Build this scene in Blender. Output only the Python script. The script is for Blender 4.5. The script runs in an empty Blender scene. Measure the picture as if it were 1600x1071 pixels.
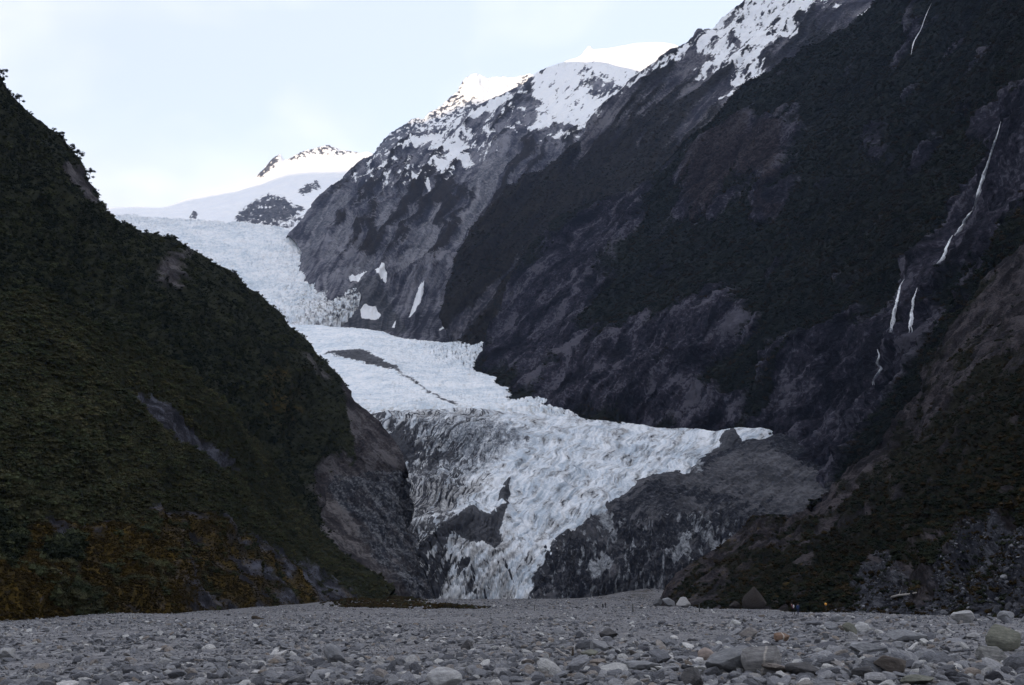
import bpy, bmesh, math, random
import numpy as np
from mathutils import Vector, Matrix, Euler

rng = np.random.default_rng(11)
random.seed(11)
scene = bpy.context.scene
COL = scene.collection

# ------------------------------------------------------------------ camera
F = 1715.0
W0, H0 = 1600.0, 1071.0
HORIZON = 938.0
EYE = 2.2
PITCH = math.atan((HORIZON - H0 / 2) / F)
cam = bpy.data.cameras.new("camera")
cam_ob = bpy.data.objects.new("camera", cam)
COL.objects.link(cam_ob)
cam.sensor_fit = 'HORIZONTAL'
cam.sensor_width = 36.0
cam.lens = 36.0 * F / W0
cam.clip_start = 0.5
cam.clip_end = 80000.0
cam_ob.location = (0, 0, EYE)
cam_ob.rotation_euler = (math.pi / 2 + PITCH, 0, 0)
scene.camera = cam_ob

# ------------------------------------------------------------------ sky, sun, exposure
SUN_EL = math.radians(6.0)
SHADE_H = 3600.0                      # height of the edge of the added range's shadow over the camera
SUN_AZ = math.radians(205.0)          # clockwise from +Y: low, behind the camera and a little to its left
world = bpy.data.worlds.new("World")
scene.world = world
world.use_nodes = True
wn, wl = world.node_tree.nodes, world.node_tree.links
for n in list(wn):
    wn.remove(n)
w_out = wn.new('ShaderNodeOutputWorld')
w_bg = wn.new('ShaderNodeBackground')
w_bg.inputs['Strength'].default_value = 0.15
w_sky = wn.new('ShaderNodeTexSky')
w_sky.sky_type = 'NISHITA'
w_sky.sun_disc = False
w_sky.sun_elevation = SUN_EL
w_sky.sun_rotation = SUN_AZ
w_sky.air_density = 1.0
w_sky.dust_density = 0.6
w_sky.ozone_density = 1.0
# thin broken cloud over the whole sky, whiter towards the horizon
w_tc = wn.new('ShaderNodeTexCoord')
w_sep = wn.new('ShaderNodeSeparateXYZ')
wl.new(w_tc.outputs['Generated'], w_sep.inputs[0])
w_div = wn.new('ShaderNodeMapping')
w_div.inputs['Scale'].default_value = (3.0, 3.0, 5.2)
w_div.inputs['Location'].default_value = (1.75, 0.9, 0.6)
wl.new(w_tc.outputs['Generated'], w_div.inputs['Vector'])
w_no = wn.new('ShaderNodeTexNoise')
w_no.inputs['Scale'].default_value = 1.0
w_no.inputs['Detail'].default_value = 4.0
w_no.inputs['Roughness'].default_value = 0.5
w_no.inputs['Distortion'].default_value = 0.3
wl.new(w_div.outputs[0], w_no.inputs['Vector'])
w_r = wn.new('ShaderNodeMapRange')
w_r.inputs['From Min'].default_value = 0.38
w_r.inputs['From Max'].default_value = 0.72
wl.new(w_no.outputs['Fac'], w_r.inputs['Value'])
w_h = wn.new('ShaderNodeMapRange')
w_h.interpolation_type = 'SMOOTHSTEP'
w_h.inputs['From Min'].default_value = 0.41
w_h.inputs['From Max'].default_value = 0.28
wl.new(w_sep.outputs['Z'], w_h.inputs['Value'])
w_mx = wn.new('ShaderNodeMath')
w_mx.operation = 'MAXIMUM'
wl.new(w_r.outputs[0], w_mx.inputs[0])
wl.new(w_h.outputs[0], w_mx.inputs[1])
w_veil = wn.new('ShaderNodeMix')          # thin even veil of high cloud
w_veil.data_type = 'RGBA'
w_veil.inputs['Factor'].default_value = 0.52
wl.new(w_sky.outputs[0], w_veil.inputs[6])
w_veil.inputs[7].default_value = (3.22, 3.15, 3.6, 1)
w_ms = wn.new('ShaderNodeMath')
w_ms.operation = 'MULTIPLY'
w_ms.inputs[1].default_value = 0.85
wl.new(w_mx.outputs[0], w_ms.inputs[0])
w_n2 = wn.new('ShaderNodeTexNoise')       # greyer and creamier parts of the cloud
w_n2.inputs['Scale'].default_value = 2.6
w_n2.inputs['Detail'].default_value = 3.0
wl.new(w_div.outputs[0], w_n2.inputs['Vector'])
w_cr = wn.new('ShaderNodeValToRGB')
w_cr.color_ramp.elements[0].position = 0.38
w_cr.color_ramp.elements[0].color = (2.62, 2.62, 2.70, 1)
w_cr.color_ramp.elements[1].position = 0.62
w_cr.color_ramp.elements[1].color = (3.95, 3.8, 3.65, 1)
wl.new(w_n2.outputs['Fac'], w_cr.inputs['Fac'])
w_mix = wn.new('ShaderNodeMix')
w_mix.data_type = 'RGBA'
wl.new(w_ms.outputs[0], w_mix.inputs['Factor'])
wl.new(w_veil.outputs[2], w_mix.inputs[6])
wl.new(w_cr.outputs['Color'], w_mix.inputs[7])
wl.new(w_mix.outputs[2], w_bg.inputs['Color'])
wl.new(w_bg.outputs[0], w_out.inputs['Surface'])

sun = bpy.data.lights.new("sun", 'SUN')
sun.energy = 2.2
sun.angle = math.radians(0.5)
sun.color = (1.0, 0.74, 0.44)
sun_ob = bpy.data.objects.new("sun", sun)
COL.objects.link(sun_ob)
to_sun = Vector((math.sin(SUN_AZ) * math.cos(SUN_EL), math.cos(SUN_AZ) * math.cos(SUN_EL), math.sin(SUN_EL)))
sun_ob.rotation_euler = to_sun.to_track_quat('Z', 'Y').to_euler()
sun_ob.location = (0, 0, 300)

scene.view_settings.view_transform = 'Standard'
scene.view_settings.look = 'None'
scene.view_settings.gamma = 1.0
scene.view_settings.use_curve_mapping = False
scene.view_settings.exposure = 1.60
scene.cycles.max_bounces = 4
scene.cycles.diffuse_bounces = 3
scene.cycles.glossy_bounces = 1
scene.cycles.transmission_bounces = 1
scene.cycles.volume_bounces = 0
scene.cycles.use_fast_gi = False

# ------------------------------------------------------------------ helpers: rays, noise, lofts
CP, SP = math.cos(PITCH), math.sin(PITCH)


def at(px, py, d):
    """photo pixel and horizontal distance (m) -> point of the valley"""
    px = np.asarray(px, float); py = np.asarray(py, float); d = np.asarray(d, float)
    u = (px - W0 / 2) / F
    v = (H0 / 2 - py) / F
    fy = CP - v * SP
    fz = SP + v * CP
    return np.stack([u / fy * d, d + 0 * u, EYE + fz / fy * d], -1)


def project(P):
    x, y, z = P[..., 0], P[..., 1], P[..., 2] - EYE
    a = np.maximum(y * CP + z * SP, 1e-3)
    b = -y * SP + z * CP
    return W0 / 2 + F * x / a, H0 / 2 - F * b / a


_G = rng.normal(size=(256, 3)); _G /= np.linalg.norm(_G, axis=1, keepdims=True)
_G = _G.astype(np.float32)


def _hash(i, j, k):
    h = (i * np.uint32(374761393)) ^ (j * np.uint32(668265263)) ^ (k * np.uint32(2246822519))
    h = (h ^ (h >> np.uint32(13))) * np.uint32(1274126177)
    return (h ^ (h >> np.uint32(16)))


def perlin(P, seed=0):
    P = np.asarray(P, np.float32) + np.float32(seed * 17.31)
    sh = P.shape[:-1]
    P = P.reshape(-1, 3)
    Pi = np.floor(P)
    f = P - Pi
    I = Pi.astype(np.int64).astype(np.uint32)
    u = f * f * f * (f * (f * 6 - 15) + 10)
    out = np.zeros(len(P), np.float32)
    for dx in (0, 1):
        wx = u[:, 0] if dx else 1 - u[:, 0]
        for dy in (0, 1):
            wy = u[:, 1] if dy else 1 - u[:, 1]
            for dz in (0, 1):
                wz = u[:, 2] if dz else 1 - u[:, 2]
                g = _G[_hash(I[:, 0] + np.uint32(dx), I[:, 1] + np.uint32(dy), I[:, 2] + np.uint32(dz)) & np.uint32(255)]
                dot = g[:, 0] * (f[:, 0] - dx) + g[:, 1] * (f[:, 1] - dy) + g[:, 2] * (f[:, 2] - dz)
                out += wx * wy * wz * dot
    return (out * 1.5).reshape(sh)


def fbm(P, octs=4, gain=0.5, lac=2.03, seed=0, ridged=False):
    a, s, t = 1.0, 0.0, 0.0
    P = np.asarray(P, np.float32)
    for o in range(octs):
        n = perlin(P, seed + o)
        if ridged:
            n = 1 - 2 * np.abs(n)
        s = s + a * n
        t += a
        a *= gain
        P = P * lac
    return s / t


def worley(U, V, seed=0):
    """distance to the nearest and second nearest jittered cell point, and the cell id"""
    iu, iv = np.floor(U), np.floor(V)
    f1 = np.full(U.shape, 9.0); f2 = np.full(U.shape, 9.0); cid = np.zeros(U.shape)
    for a in (-1, 0, 1):
        for b in (-1, 0, 1):
            ci = (iu + a).astype(np.int64).astype(np.uint32)
            cj = (iv + b).astype(np.int64).astype(np.uint32)
            h = _hash(ci, cj, np.full_like(ci, seed + 7))
            h2 = _hash(cj, ci, np.full_like(ci, seed + 91))
            pu = iu + a + (h & np.uint32(1023)) / 1023.0
            pv = iv + b + (h2 & np.uint32(1023)) / 1023.0
            d = np.hypot(U - pu, V - pv)
            cl = d < f1
            f2 = np.where(cl, f1, np.minimum(f2, d))
            cid = np.where(cl, ((h >> np.uint32(10)) & np.uint32(1023)) / 1023.0, cid)
            f1 = np.where(cl, d, f1)
    return f1, f2, cid


def pchip(t, Y, q):
    """monotone cubic through (t, Y[k, ...]) at q"""
    t = np.asarray(t, float); Y = np.asarray(Y, float)
    h = np.diff(t)
    hs = h.reshape((-1,) + (1,) * (Y.ndim - 1))
    dl = np.diff(Y, axis=0) / hs
    m = np.zeros_like(Y)
    if len(t) == 2:
        m[0] = dl[0]; m[1] = dl[0]
    else:
        a, b = dl[:-1], dl[1:]
        w1, w2 = 2 * hs[1:] + hs[:-1], hs[1:] + 2 * hs[:-1]
        ok = (a * b) > 0
        with np.errstate(divide='ignore', invalid='ignore'):
            hm = (w1 + w2) / (w1 / a + w2 / b)
        m[1:-1] = np.where(ok, hm, 0)
        m[0] = dl[0]; m[-1] = dl[-1]
    k = np.clip(np.searchsorted(t, q, side='right') - 1, 0, len(h) - 1)
    s = ((q - t[k]) / h[k]).reshape((-1,) + (1,) * (Y.ndim - 1))
    H = hs[k]
    return ((1 + 2 * s) * (1 - s) ** 2 * Y[k] + s * (1 - s) ** 2 * H * m[k]
            + s * s * (3 - 2 * s) * Y[k + 1] + s * s * (s - 1) * H * m[k + 1])


def row_curve(row, nu):
    r = np.array(row, float)
    seg = np.hypot(np.diff(r[:, 0]), np.diff(r[:, 1])) + 1e-6
    t = np.concatenate([[0], np.cumsum(seg)]); t /= t[-1]
    return pchip(t, at(r[:, 0], r[:, 1], r[:, 2]), np.linspace(0, 1, nu))


def loft(rows, nu, nv, back=None, down=None):
    """rows of (px, py, distance) from the crest downwards -> grid of points (nv, nu, 3); the crest stays an edge"""
    C = [row_curve(r, nu) for r in rows]
    if down is not None:
        C.append(C[-1] + np.array(down))
    C = np.array(C)
    seg = [np.mean(np.linalg.norm(C[i + 1] - C[i], axis=1)) for i in range(len(C) - 1)]
    if down is not None:
        seg[-1] *= 0.3
    t = np.concatenate([[0], np.cumsum(seg)]); t /= t[-1]
    nb = 0 if back is None else max(6, nv // 14)
    G = pchip(t, C, np.linspace(0, 1, nv - nb))
    if nb:
        f = np.linspace(1, 0, nb, endpoint=False)[:, None, None]
        G = np.concatenate([C[0][None] + f ** 1.2 * np.array(back)[None, None], G], 0)
    return G


def normals(G):
    du = np.gradient(G, axis=1); dv = np.gradient(G, axis=0)
    n = np.cross(du, dv)
    n /= np.linalg.norm(n, axis=-1, keepdims=True) + 1e-9
    v = np.array([0, 0, EYE]) - G
    s = np.sign(np.sum(np.sum(n * v, -1) > 0) - 0.5 * n.shape[0] * n.shape[1])
    return n * (s if s != 0 else 1)


def sdf(px, py, poly):
    """signed distance (px), positive inside"""
    poly = np.array(poly, float)
    d = np.full(px.shape, 1e9); ins = np.zeros(px.shape, bool)
    n = len(poly)
    for i in range(n):
        ax, ay = poly[i]; bx, by = poly[(i + 1) % n]
        ex, ey = bx - ax, by - ay
        t = np.clip(((px - ax) * ex + (py - ay) * ey) / (ex * ex + ey * ey + 1e-9), 0, 1)
        d = np.minimum(d, np.hypot(px - ax - t * ex, py - ay - t * ey))
        if ay != by:
            c = ((ay > py) != (by > py)) & (px < (bx - ax) * (py - ay) / (by - ay) + ax)
            ins ^= c
    return np.where(ins, d, -d)


def inside(px, py, poly, soft=6.0):
    return np.clip(0.5 + sdf(px, py, poly) / (2 * soft), 0, 1)


def line_dist(px, py, pts):
    d = np.full(px.shape, 1e9)
    for (ax, ay), (bx, by) in zip(pts[:-1], pts[1:]):
        ex, ey = bx - ax, by - ay
        t = np.clip(((px - ax) * ex + (py - ay) * ey) / (ex * ex + ey * ey + 1e-9), 0, 1)
        d = np.minimum(d, np.hypot(px - ax - t * ex, py - ay - t * ey))
    return d


def smooth(x, a, b):
    t = np.clip((x - a) / (b - a), 0, 1)
    return t * t * (3 - 2 * t)


# ------------------------------------------------------------------ helpers: objects
def tag(o, label=None, cat=None, group=None, kind=None):
    if label: o['label'] = label
    if cat: o['category'] = cat
    if group: o['group'] = group
    if kind: o['kind'] = kind
    return o


def grid_object(name, G, mask=None, mat=None, parent=None, smooth_shade=True, flow=None):
    nv, nu = G.shape[:2]
    me = bpy.data.meshes.new(name)
    idx = np.arange(nv * nu).reshape(nv, nu)
    quads = np.stack([idx[:-1, :-1], idx[:-1, 1:], idx[1:, 1:], idx[1:, :-1]], -1).reshape(-1, 4)
    # keep the faces turned towards the camera side
    g = G.reshape(-1, 3)
    c = g[quads[:, 0]]
    nn = np.cross(g[quads[:, 1]] - c, g[quads[:, 3]] - c)
    if np.sum(nn * (np.array([0, 0, EYE]) - c) > 0) and np.mean(np.sum(nn * (np.array([0, 0, EYE]) - c), -1) > 0) < 0.5:
        quads = quads[:, ::-1]
    me.vertices.add(len(g)); me.vertices.foreach_set('co', g.astype(np.float32).ravel())
    nq = len(quads)
    me.loops.add(nq * 4); me.loops.foreach_set('vertex_index', quads.astype(np.int32).ravel())
    me.polygons.add(nq)
    me.polygons.foreach_set('loop_start', np.arange(0, nq * 4, 4, dtype=np.int32))
    me.polygons.foreach_set('use_smooth', np.full(nq, smooth_shade))
    me.update(calc_edges=True)
    if mask is not None:
        a = me.attributes.new('mask', 'FLOAT_COLOR', 'POINT')
        m = np.zeros((nv * nu, 4), np.float32)
        for i, ch in enumerate(mask):
            m[:, i] = np.asarray(ch, np.float32).ravel()
        if len(mask) < 4:
            m[:, 3] = 1
        a.data.foreach_set('color', m.ravel())
    if flow is not None:
        a = me.attributes.new('flow', 'FLOAT_VECTOR', 'POINT')
        a.data.foreach_set('vector', np.asarray(np.stack([np.broadcast_to(c, (nv, nu)) for c in flow], -1), np.float32).ravel())
    o = bpy.data.objects.new(name, me)
    COL.objects.link(o)
    if mat: me.materials.append(mat)
    if parent: o.parent = parent
    return o


def mesh_object(name, verts, faces, mat=None, parent=None, smooth_shade=False, link=True):
    me = bpy.data.meshes.new(name)
    me.from_pydata([tuple(map(float, v)) for v in verts], [], [tuple(map(int, f)) for f in faces])
    if smooth_shade:
        me.polygons.foreach_set('use_smooth', np.full(len(me.polygons), True))
    me.update()
    o = bpy.data.objects.new(name, me)
    if link: COL.objects.link(o)
    if mat: me.materials.append(mat)
    if parent: o.parent = parent
    return o


# ------------------------------------------------------------------ materials
def nd(nt, kind, **kw):
    n = nt.nodes.new(kind)
    for k, v in kw.items():
        if k in n.inputs.keys() if hasattr(n.inputs, 'keys') else False:
            n.inputs[k].default_value = v
        else:
            setattr(n, k, v)
    return n


def base_mat(name, rough=0.9, spec=0.2):
    m = bpy.data.materials.new(name)
    m.use_nodes = True
    nt = m.node_tree
    b = nt.nodes['Principled BSDF']
    b.inputs['Roughness'].default_value = rough
    b.inputs['Specular IOR Level'].default_value = spec
    return m, nt, b


def noise_node(nt, vec, scale, detail=6.0, rough=0.55, dist=0.0):
    n = nt.nodes.new('ShaderNodeTexNoise')
    n.inputs['Scale'].default_value = scale
    n.inputs['Detail'].default_value = detail
    n.inputs['Roughness'].default_value = rough
    n.inputs['Distortion'].default_value = dist
    nt.links.new(vec, n.inputs['Vector'])
    return n.outputs['Fac']


def ramp(nt, fac, stops):
    r = nt.nodes.new('ShaderNodeValToRGB')
    e = r.color_ramp.elements
    while len(e) < len(stops):
        e.new(0.5)
    for el, (p, c) in zip(e, stops):
        el.position = p
        el.color = (c[0], c[1], c[2], 1)
    nt.links.new(fac, r.inputs['Fac'])
    return r.outputs['Color']


def mixc(nt, fac, a, b, mode='MIX'):
    m = nt.nodes.new('ShaderNodeMix')
    m.data_type = 'RGBA'
    m.blend_type = mode
    if isinstance(fac, (int, float)): m.inputs['Factor'].default_value = fac
    else: nt.links.new(fac, m.inputs['Factor'])
    for s, v in ((6, a), (7, b)):
        if isinstance(v, (tuple, list)): m.inputs[s].default_value = (v[0], v[1], v[2], 1)
        else: nt.links.new(v, m.inputs[s])
    return m.outputs[2]


def mathn(nt, op, a, b=None, c=None):
    m = nt.nodes.new('ShaderNodeMath')
    m.operation = op
    for i, v in enumerate((a, b, c)):
        if v is None: continue
        if isinstance(v, (int, float)): m.inputs[i].default_value = v
        else: nt.links.new(v, m.inputs[i])
    return m.outputs[0]


def maprange(nt, v, a, b, c=0.0, d=1.0):
    m = nt.nodes.new('ShaderNodeMapRange')
    m.inputs['From Min'].default_value = a; m.inputs['From Max'].default_value = b
    m.inputs['To Min'].default_value = c; m.inputs['To Max'].default_value = d
    nt.links.new(v, m.inputs['Value'])
    return m.outputs[0]


def terrain_mat(name, k, base, chans, streak=None, bump=0.5, bump_px=3.0, rough=0.9, edge=0.10, jitter=0.5, spec=0.03, contrast=0.085):
    """base: ramp stops of the bare surface; chans: up to four ramps laid on by the painted masks.
    k turns metres into the size of one photo pixel at this landform's distance."""
    m, nt, b = base_mat(name, rough, spec)
    tc = nt.nodes.new('ShaderNodeTexCoord')
    mp = nt.nodes.new('ShaderNodeMapping')
    mp.inputs['Scale'].default_value = (k, k, k)
    nt.links.new(tc.outputs['Object'], mp.inputs['Vector'])
    v = mp.outputs[0]
    vs = v
    if streak:                       # grain runs along the lie of the rock, stored on the surface
        fl = nt.nodes.new('ShaderNodeAttribute'); fl.attribute_name = 'flow'
        ms = nt.nodes.new('ShaderNodeMapping')
        ms.inputs['Scale'].default_value = (12.0 / streak[0], 12.0 / streak[1], 12.0 / streak[0])
        nt.links.new(fl.outputs['Vector'], ms.inputs['Vector'])
        vs = ms.outputs[0]
    n_big = noise_node(nt, v, 1 / 70.0, 4)
    n_st = noise_node(nt, vs, 1 / 12.0, 8, 0.65, 0.4)
    n_f = noise_node(nt, v, 1 / 5.0, 6, 0.6)
    f = mathn(nt, 'ADD', mathn(nt, 'MULTIPLY', n_st, 0.6), mathn(nt, 'MULTIPLY', n_big, 0.4))
    f = mathn(nt, 'ADD', f, mathn(nt, 'MULTIPLY', mathn(nt, 'SUBTRACT', n_f, 0.5), 0.35))
    f = maprange(nt, f, 0.5 - contrast, 0.5 + contrast)
    col = ramp(nt, f, base)
    at_ = nt.nodes.new('ShaderNodeAttribute')
    at_.attribute_name = 'mask'
    sp = nt.nodes.new('ShaderNodeSeparateColor')
    nt.links.new(at_.outputs['Color'], sp.inputs[0])
    outs = [sp.outputs[0], sp.outputs[1], sp.outputs[2], at_.outputs['Alpha']]
    n_e = noise_node(nt, v, 1 / 7.0, 7, 0.65)
    jit = mathn(nt, 'MULTIPLY', mathn(nt, 'SUBTRACT', n_e, 0.5), jitter)
    for i, st in enumerate(chans):
        if st is None: continue
        fac = maprange(nt, mathn(nt, 'ADD', outs[i], jit), 0.5 - edge, 0.5 + edge)
        c = ramp(nt, maprange(nt, mathn(nt, 'ADD', mathn(nt, 'MULTIPLY', n_f, 0.5), mathn(nt, 'MULTIPLY', n_st, 0.5)), 0.41, 0.59), st)
        col = mixc(nt, fac, col, c)
    nt.links.new(col, b.inputs['Base Color'])
    if bump:
        bp = nt.nodes.new('ShaderNodeBump')
        bp.inputs['Strength'].default_value = bump
        bp.inputs['Distance'].default_value = bump_px / k
        h = mathn(nt, 'ADD', mathn(nt, 'MULTIPLY', n_f, 0.6), mathn(nt, 'MULTIPLY', n_st, 1.6))
        nt.links.new(h, bp.inputs['Height'])
        nt.links.new(bp.outputs[0], b.inputs['Normal'])
    return m


def srgb(r, g, b, mul=1.0):
    f = lambda c: ((c / 255.0) / 12.92 if c / 255.0 <= 0.04045 else ((c / 255.0 + 0.055) / 1.055) ** 2.4) * mul
    return (f(r), f(g), f(b))


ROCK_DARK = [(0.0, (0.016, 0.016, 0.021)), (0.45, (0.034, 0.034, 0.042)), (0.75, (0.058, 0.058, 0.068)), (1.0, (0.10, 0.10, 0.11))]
ROCK_BROWN = [(0.0, (0.018, 0.015, 0.016)), (0.5, (0.040, 0.034, 0.036)), (1.0, (0.080, 0.070, 0.070))]
ROCK_GREY = [(0.0, (0.040, 0.042, 0.052)), (0.5, (0.080, 0.082, 0.096)), (1.0, (0.155, 0.155, 0.17))]
SNOW = [(0.0, (0.83, 0.86, 0.90)), (1.0, (0.90, 0.91, 0.92))]
ICE = [(0.0, (0.42, 0.49, 0.56)), (0.5, (0.61, 0.66, 0.71)), (1.0, (0.76, 0.79, 0.82))]
SOIL_GREEN = [(0.0, (0.012, 0.014, 0.009)), (1.0, (0.028, 0.030, 0.017))]
SOIL_BROWN = [(0.0, (0.014, 0.012, 0.011)), (1.0, (0.034, 0.028, 0.024))]
MOSS = [(0.0, (0.022, 0.018, 0.008)), (0.5, (0.050, 0.035, 0.010)), (1.0, (0.09, 0.060, 0.014))]
ICE_CLEAN = [(0.0, (0.56, 0.64, 0.71)), (0.5, (0.74, 0.79, 0.83)), (1.0, (0.86, 0.88, 0.90))]
DEBRIS = [(0.0, (0.030, 0.032, 0.038)), (0.5, (0.060, 0.062, 0.070)), (1.0, (0.115, 0.115, 0.125))]
DEBRIS_DARK = [(0.0, (0.013, 0.014, 0.019)), (0.6, (0.030, 0.032, 0.039)), (1.0, (0.075, 0.078, 0.088))]

# ------------------------------------------------------------------ riverbed
def ground_z(x, y):
    x = np.asarray(x, float); y = np.asarray(y, float)
    z = 2.6 * smooth(y, 400, 700) - 0.45 * smooth(y, 180, 330) * (1 - smooth(y, 420, 620)) * smooth(x, -60, 10)
    z = z + 10.5 * np.exp(-((x - 92) / 36) ** 2 - ((y - 775) / 62) ** 2)
    z = z + 2.2 * np.exp(-((x + 62) / 28) ** 2 - ((y - 470) / 120) ** 2)
    z = z + 0.5 * np.exp(-((x - 34) / 20) ** 2 - ((y - 100) / 40) ** 2)
    z = z + 0.22 * np.sin(x * 0.11 + 1.3) * np.sin(y * 0.047 + 0.5) + 0.12 * np.sin(x * 0.31 + y * 0.12)
    return z


def ground_hit(px, py):
    d = np.concatenate([np.arange(15, 200, 0.1), np.arange(200, 900, 0.5)])
    P = at(np.full(d.shape, px), np.full(d.shape, py), d)
    below = P[:, 2] < ground_z(P[:, 0], P[:, 1])
    i = int(np.argmax(below)) if below.any() else len(d) - 1
    return Vector(P[i])


def make_riverbed():
    xs = np.concatenate([-np.geomspace(420, 0.6, 150)[:-1], np.linspace(-0.6, 0.6, 3), np.geomspace(0.6, 420, 150)[1:]])
    ys = np.concatenate([np.linspace(-300, 15, 20), np.geomspace(16, 1300, 330)])
    X, Y = np.meshgrid(xs, ys)
    P = np.stack([X, Y, 0 * X], -1)
    Z = ground_z(X, Y) + 0.10 * fbm(P / 2.5, 4, seed=3) * (Y > 0) + 1.6 * fbm(P / 22.0, 5, 0.6, seed=4) * smooth(Y, 560, 700)
    G = np.stack([X, Y, Z], -1)
    m, nt, b = base_mat("river_gravel", 0.9, 0.2)
    geo = nt.nodes.new('ShaderNodeTexCoord')
    v = geo.outputs['Object']
    vo = nt.nodes.new('ShaderNodeTexVoronoi'); vo.inputs['Scale'].default_value = 3.2
    nt.links.new(v, vo.inputs['Vector'])
    vo2 = nt.nodes.new('ShaderNodeTexVoronoi'); vo2.inputs['Scale'].default_value = 9.0
    nt.links.new(v, vo2.inputs['Vector'])
    n1 = noise_node(nt, v, 0.05, 6); n2 = noise_node(nt, v, 6.0, 5)
    c = ramp(nt, maprange(nt, n1, 0.3, 0.7), [(0, (0.15, 0.152, 0.162)), (1, (0.20, 0.202, 0.215))])
    sepc = nt.nodes.new('ShaderNodeSeparateColor'); nt.links.new(vo.outputs['Color'], sepc.inputs[0])
    sepc2 = nt.nodes.new('ShaderNodeSeparateColor'); nt.links.new(vo2.outputs['Color'], sepc2.inputs[0])
    c = mixc(nt, 0.55, c, ramp(nt, sepc.outputs[0], [(0, (0.06, 0.06, 0.065)), (0.6, (0.15, 0.15, 0.157)), (1, (0.30, 0.30, 0.30))]))
    c = mixc(nt, 0.35, c, ramp(nt, sepc2.outputs[1], [(0, (0.05, 0.05, 0.055)), (0.6, (0.15, 0.15, 0.155)), (1, (0.28, 0.27, 0.26))]))
    n3 = noise_node(nt, v, 0.6, 6, 0.7)
    c = mixc(nt, 1.0, c, ramp(nt, n3, [(0.35, (0.55, 0.55, 0.57)), (0.5, (1, 1, 1)), (0.65, (1.5, 1.48, 1.45))]), 'MULTIPLY')
    sx = nt.nodes.new('ShaderNodeSeparateXYZ'); nt.links.new(v, sx.inputs[0])
    n4 = noise_node(nt, v, 0.09, 5, 0.6)
    bf = mathn(nt, 'MULTIPLY', maprange(nt, sx.outputs['Y'], 560, 680), maprange(nt, n4, 0.5, 0.6, 0, 0.7))
    c = mixc(nt, bf, c, (0.060, 0.052, 0.042))
    nt.links.new(c, b.inputs['Base Color'])
    bp = nt.nodes.new('ShaderNodeBump'); bp.inputs['Strength'].default_value = 0.9; bp.inputs['Distance'].default_value = 0.15
    h = mathn(nt, 'ADD', mathn(nt, 'MULTIPLY', vo.outputs['Distance'], -1.0), mathn(nt, 'MULTIPLY', n2, 0.6))
    nt.links.new(h, bp.inputs['Height']); nt.links.new(bp.outputs[0], b.inputs['Normal'])
    o = grid_object('riverbed', G, None, m)
    tag(o, 'broad grey riverbed of gravel and loose stones filling the valley floor', None, None, 'structure')
    return o


RIVERBED = make_riverbed()
# far terrain sheet under everything, out to the horizon
S = 40000.0
far_ground = mesh_object('terrain', [(-S, -S, -30), (S, -S, -30), (S, S, -30), (-S, S, -30)], [(0, 1, 2, 3)],
                         terrain_mat('far_ground', 0.02, ROCK_DARK, [SOIL_GREEN], bump=0))
tag(far_ground, 'dark lowland ground running out to the horizon', None, None, 'structure')

LAND = {}


def px_of(G):
    return project(G)


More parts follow.
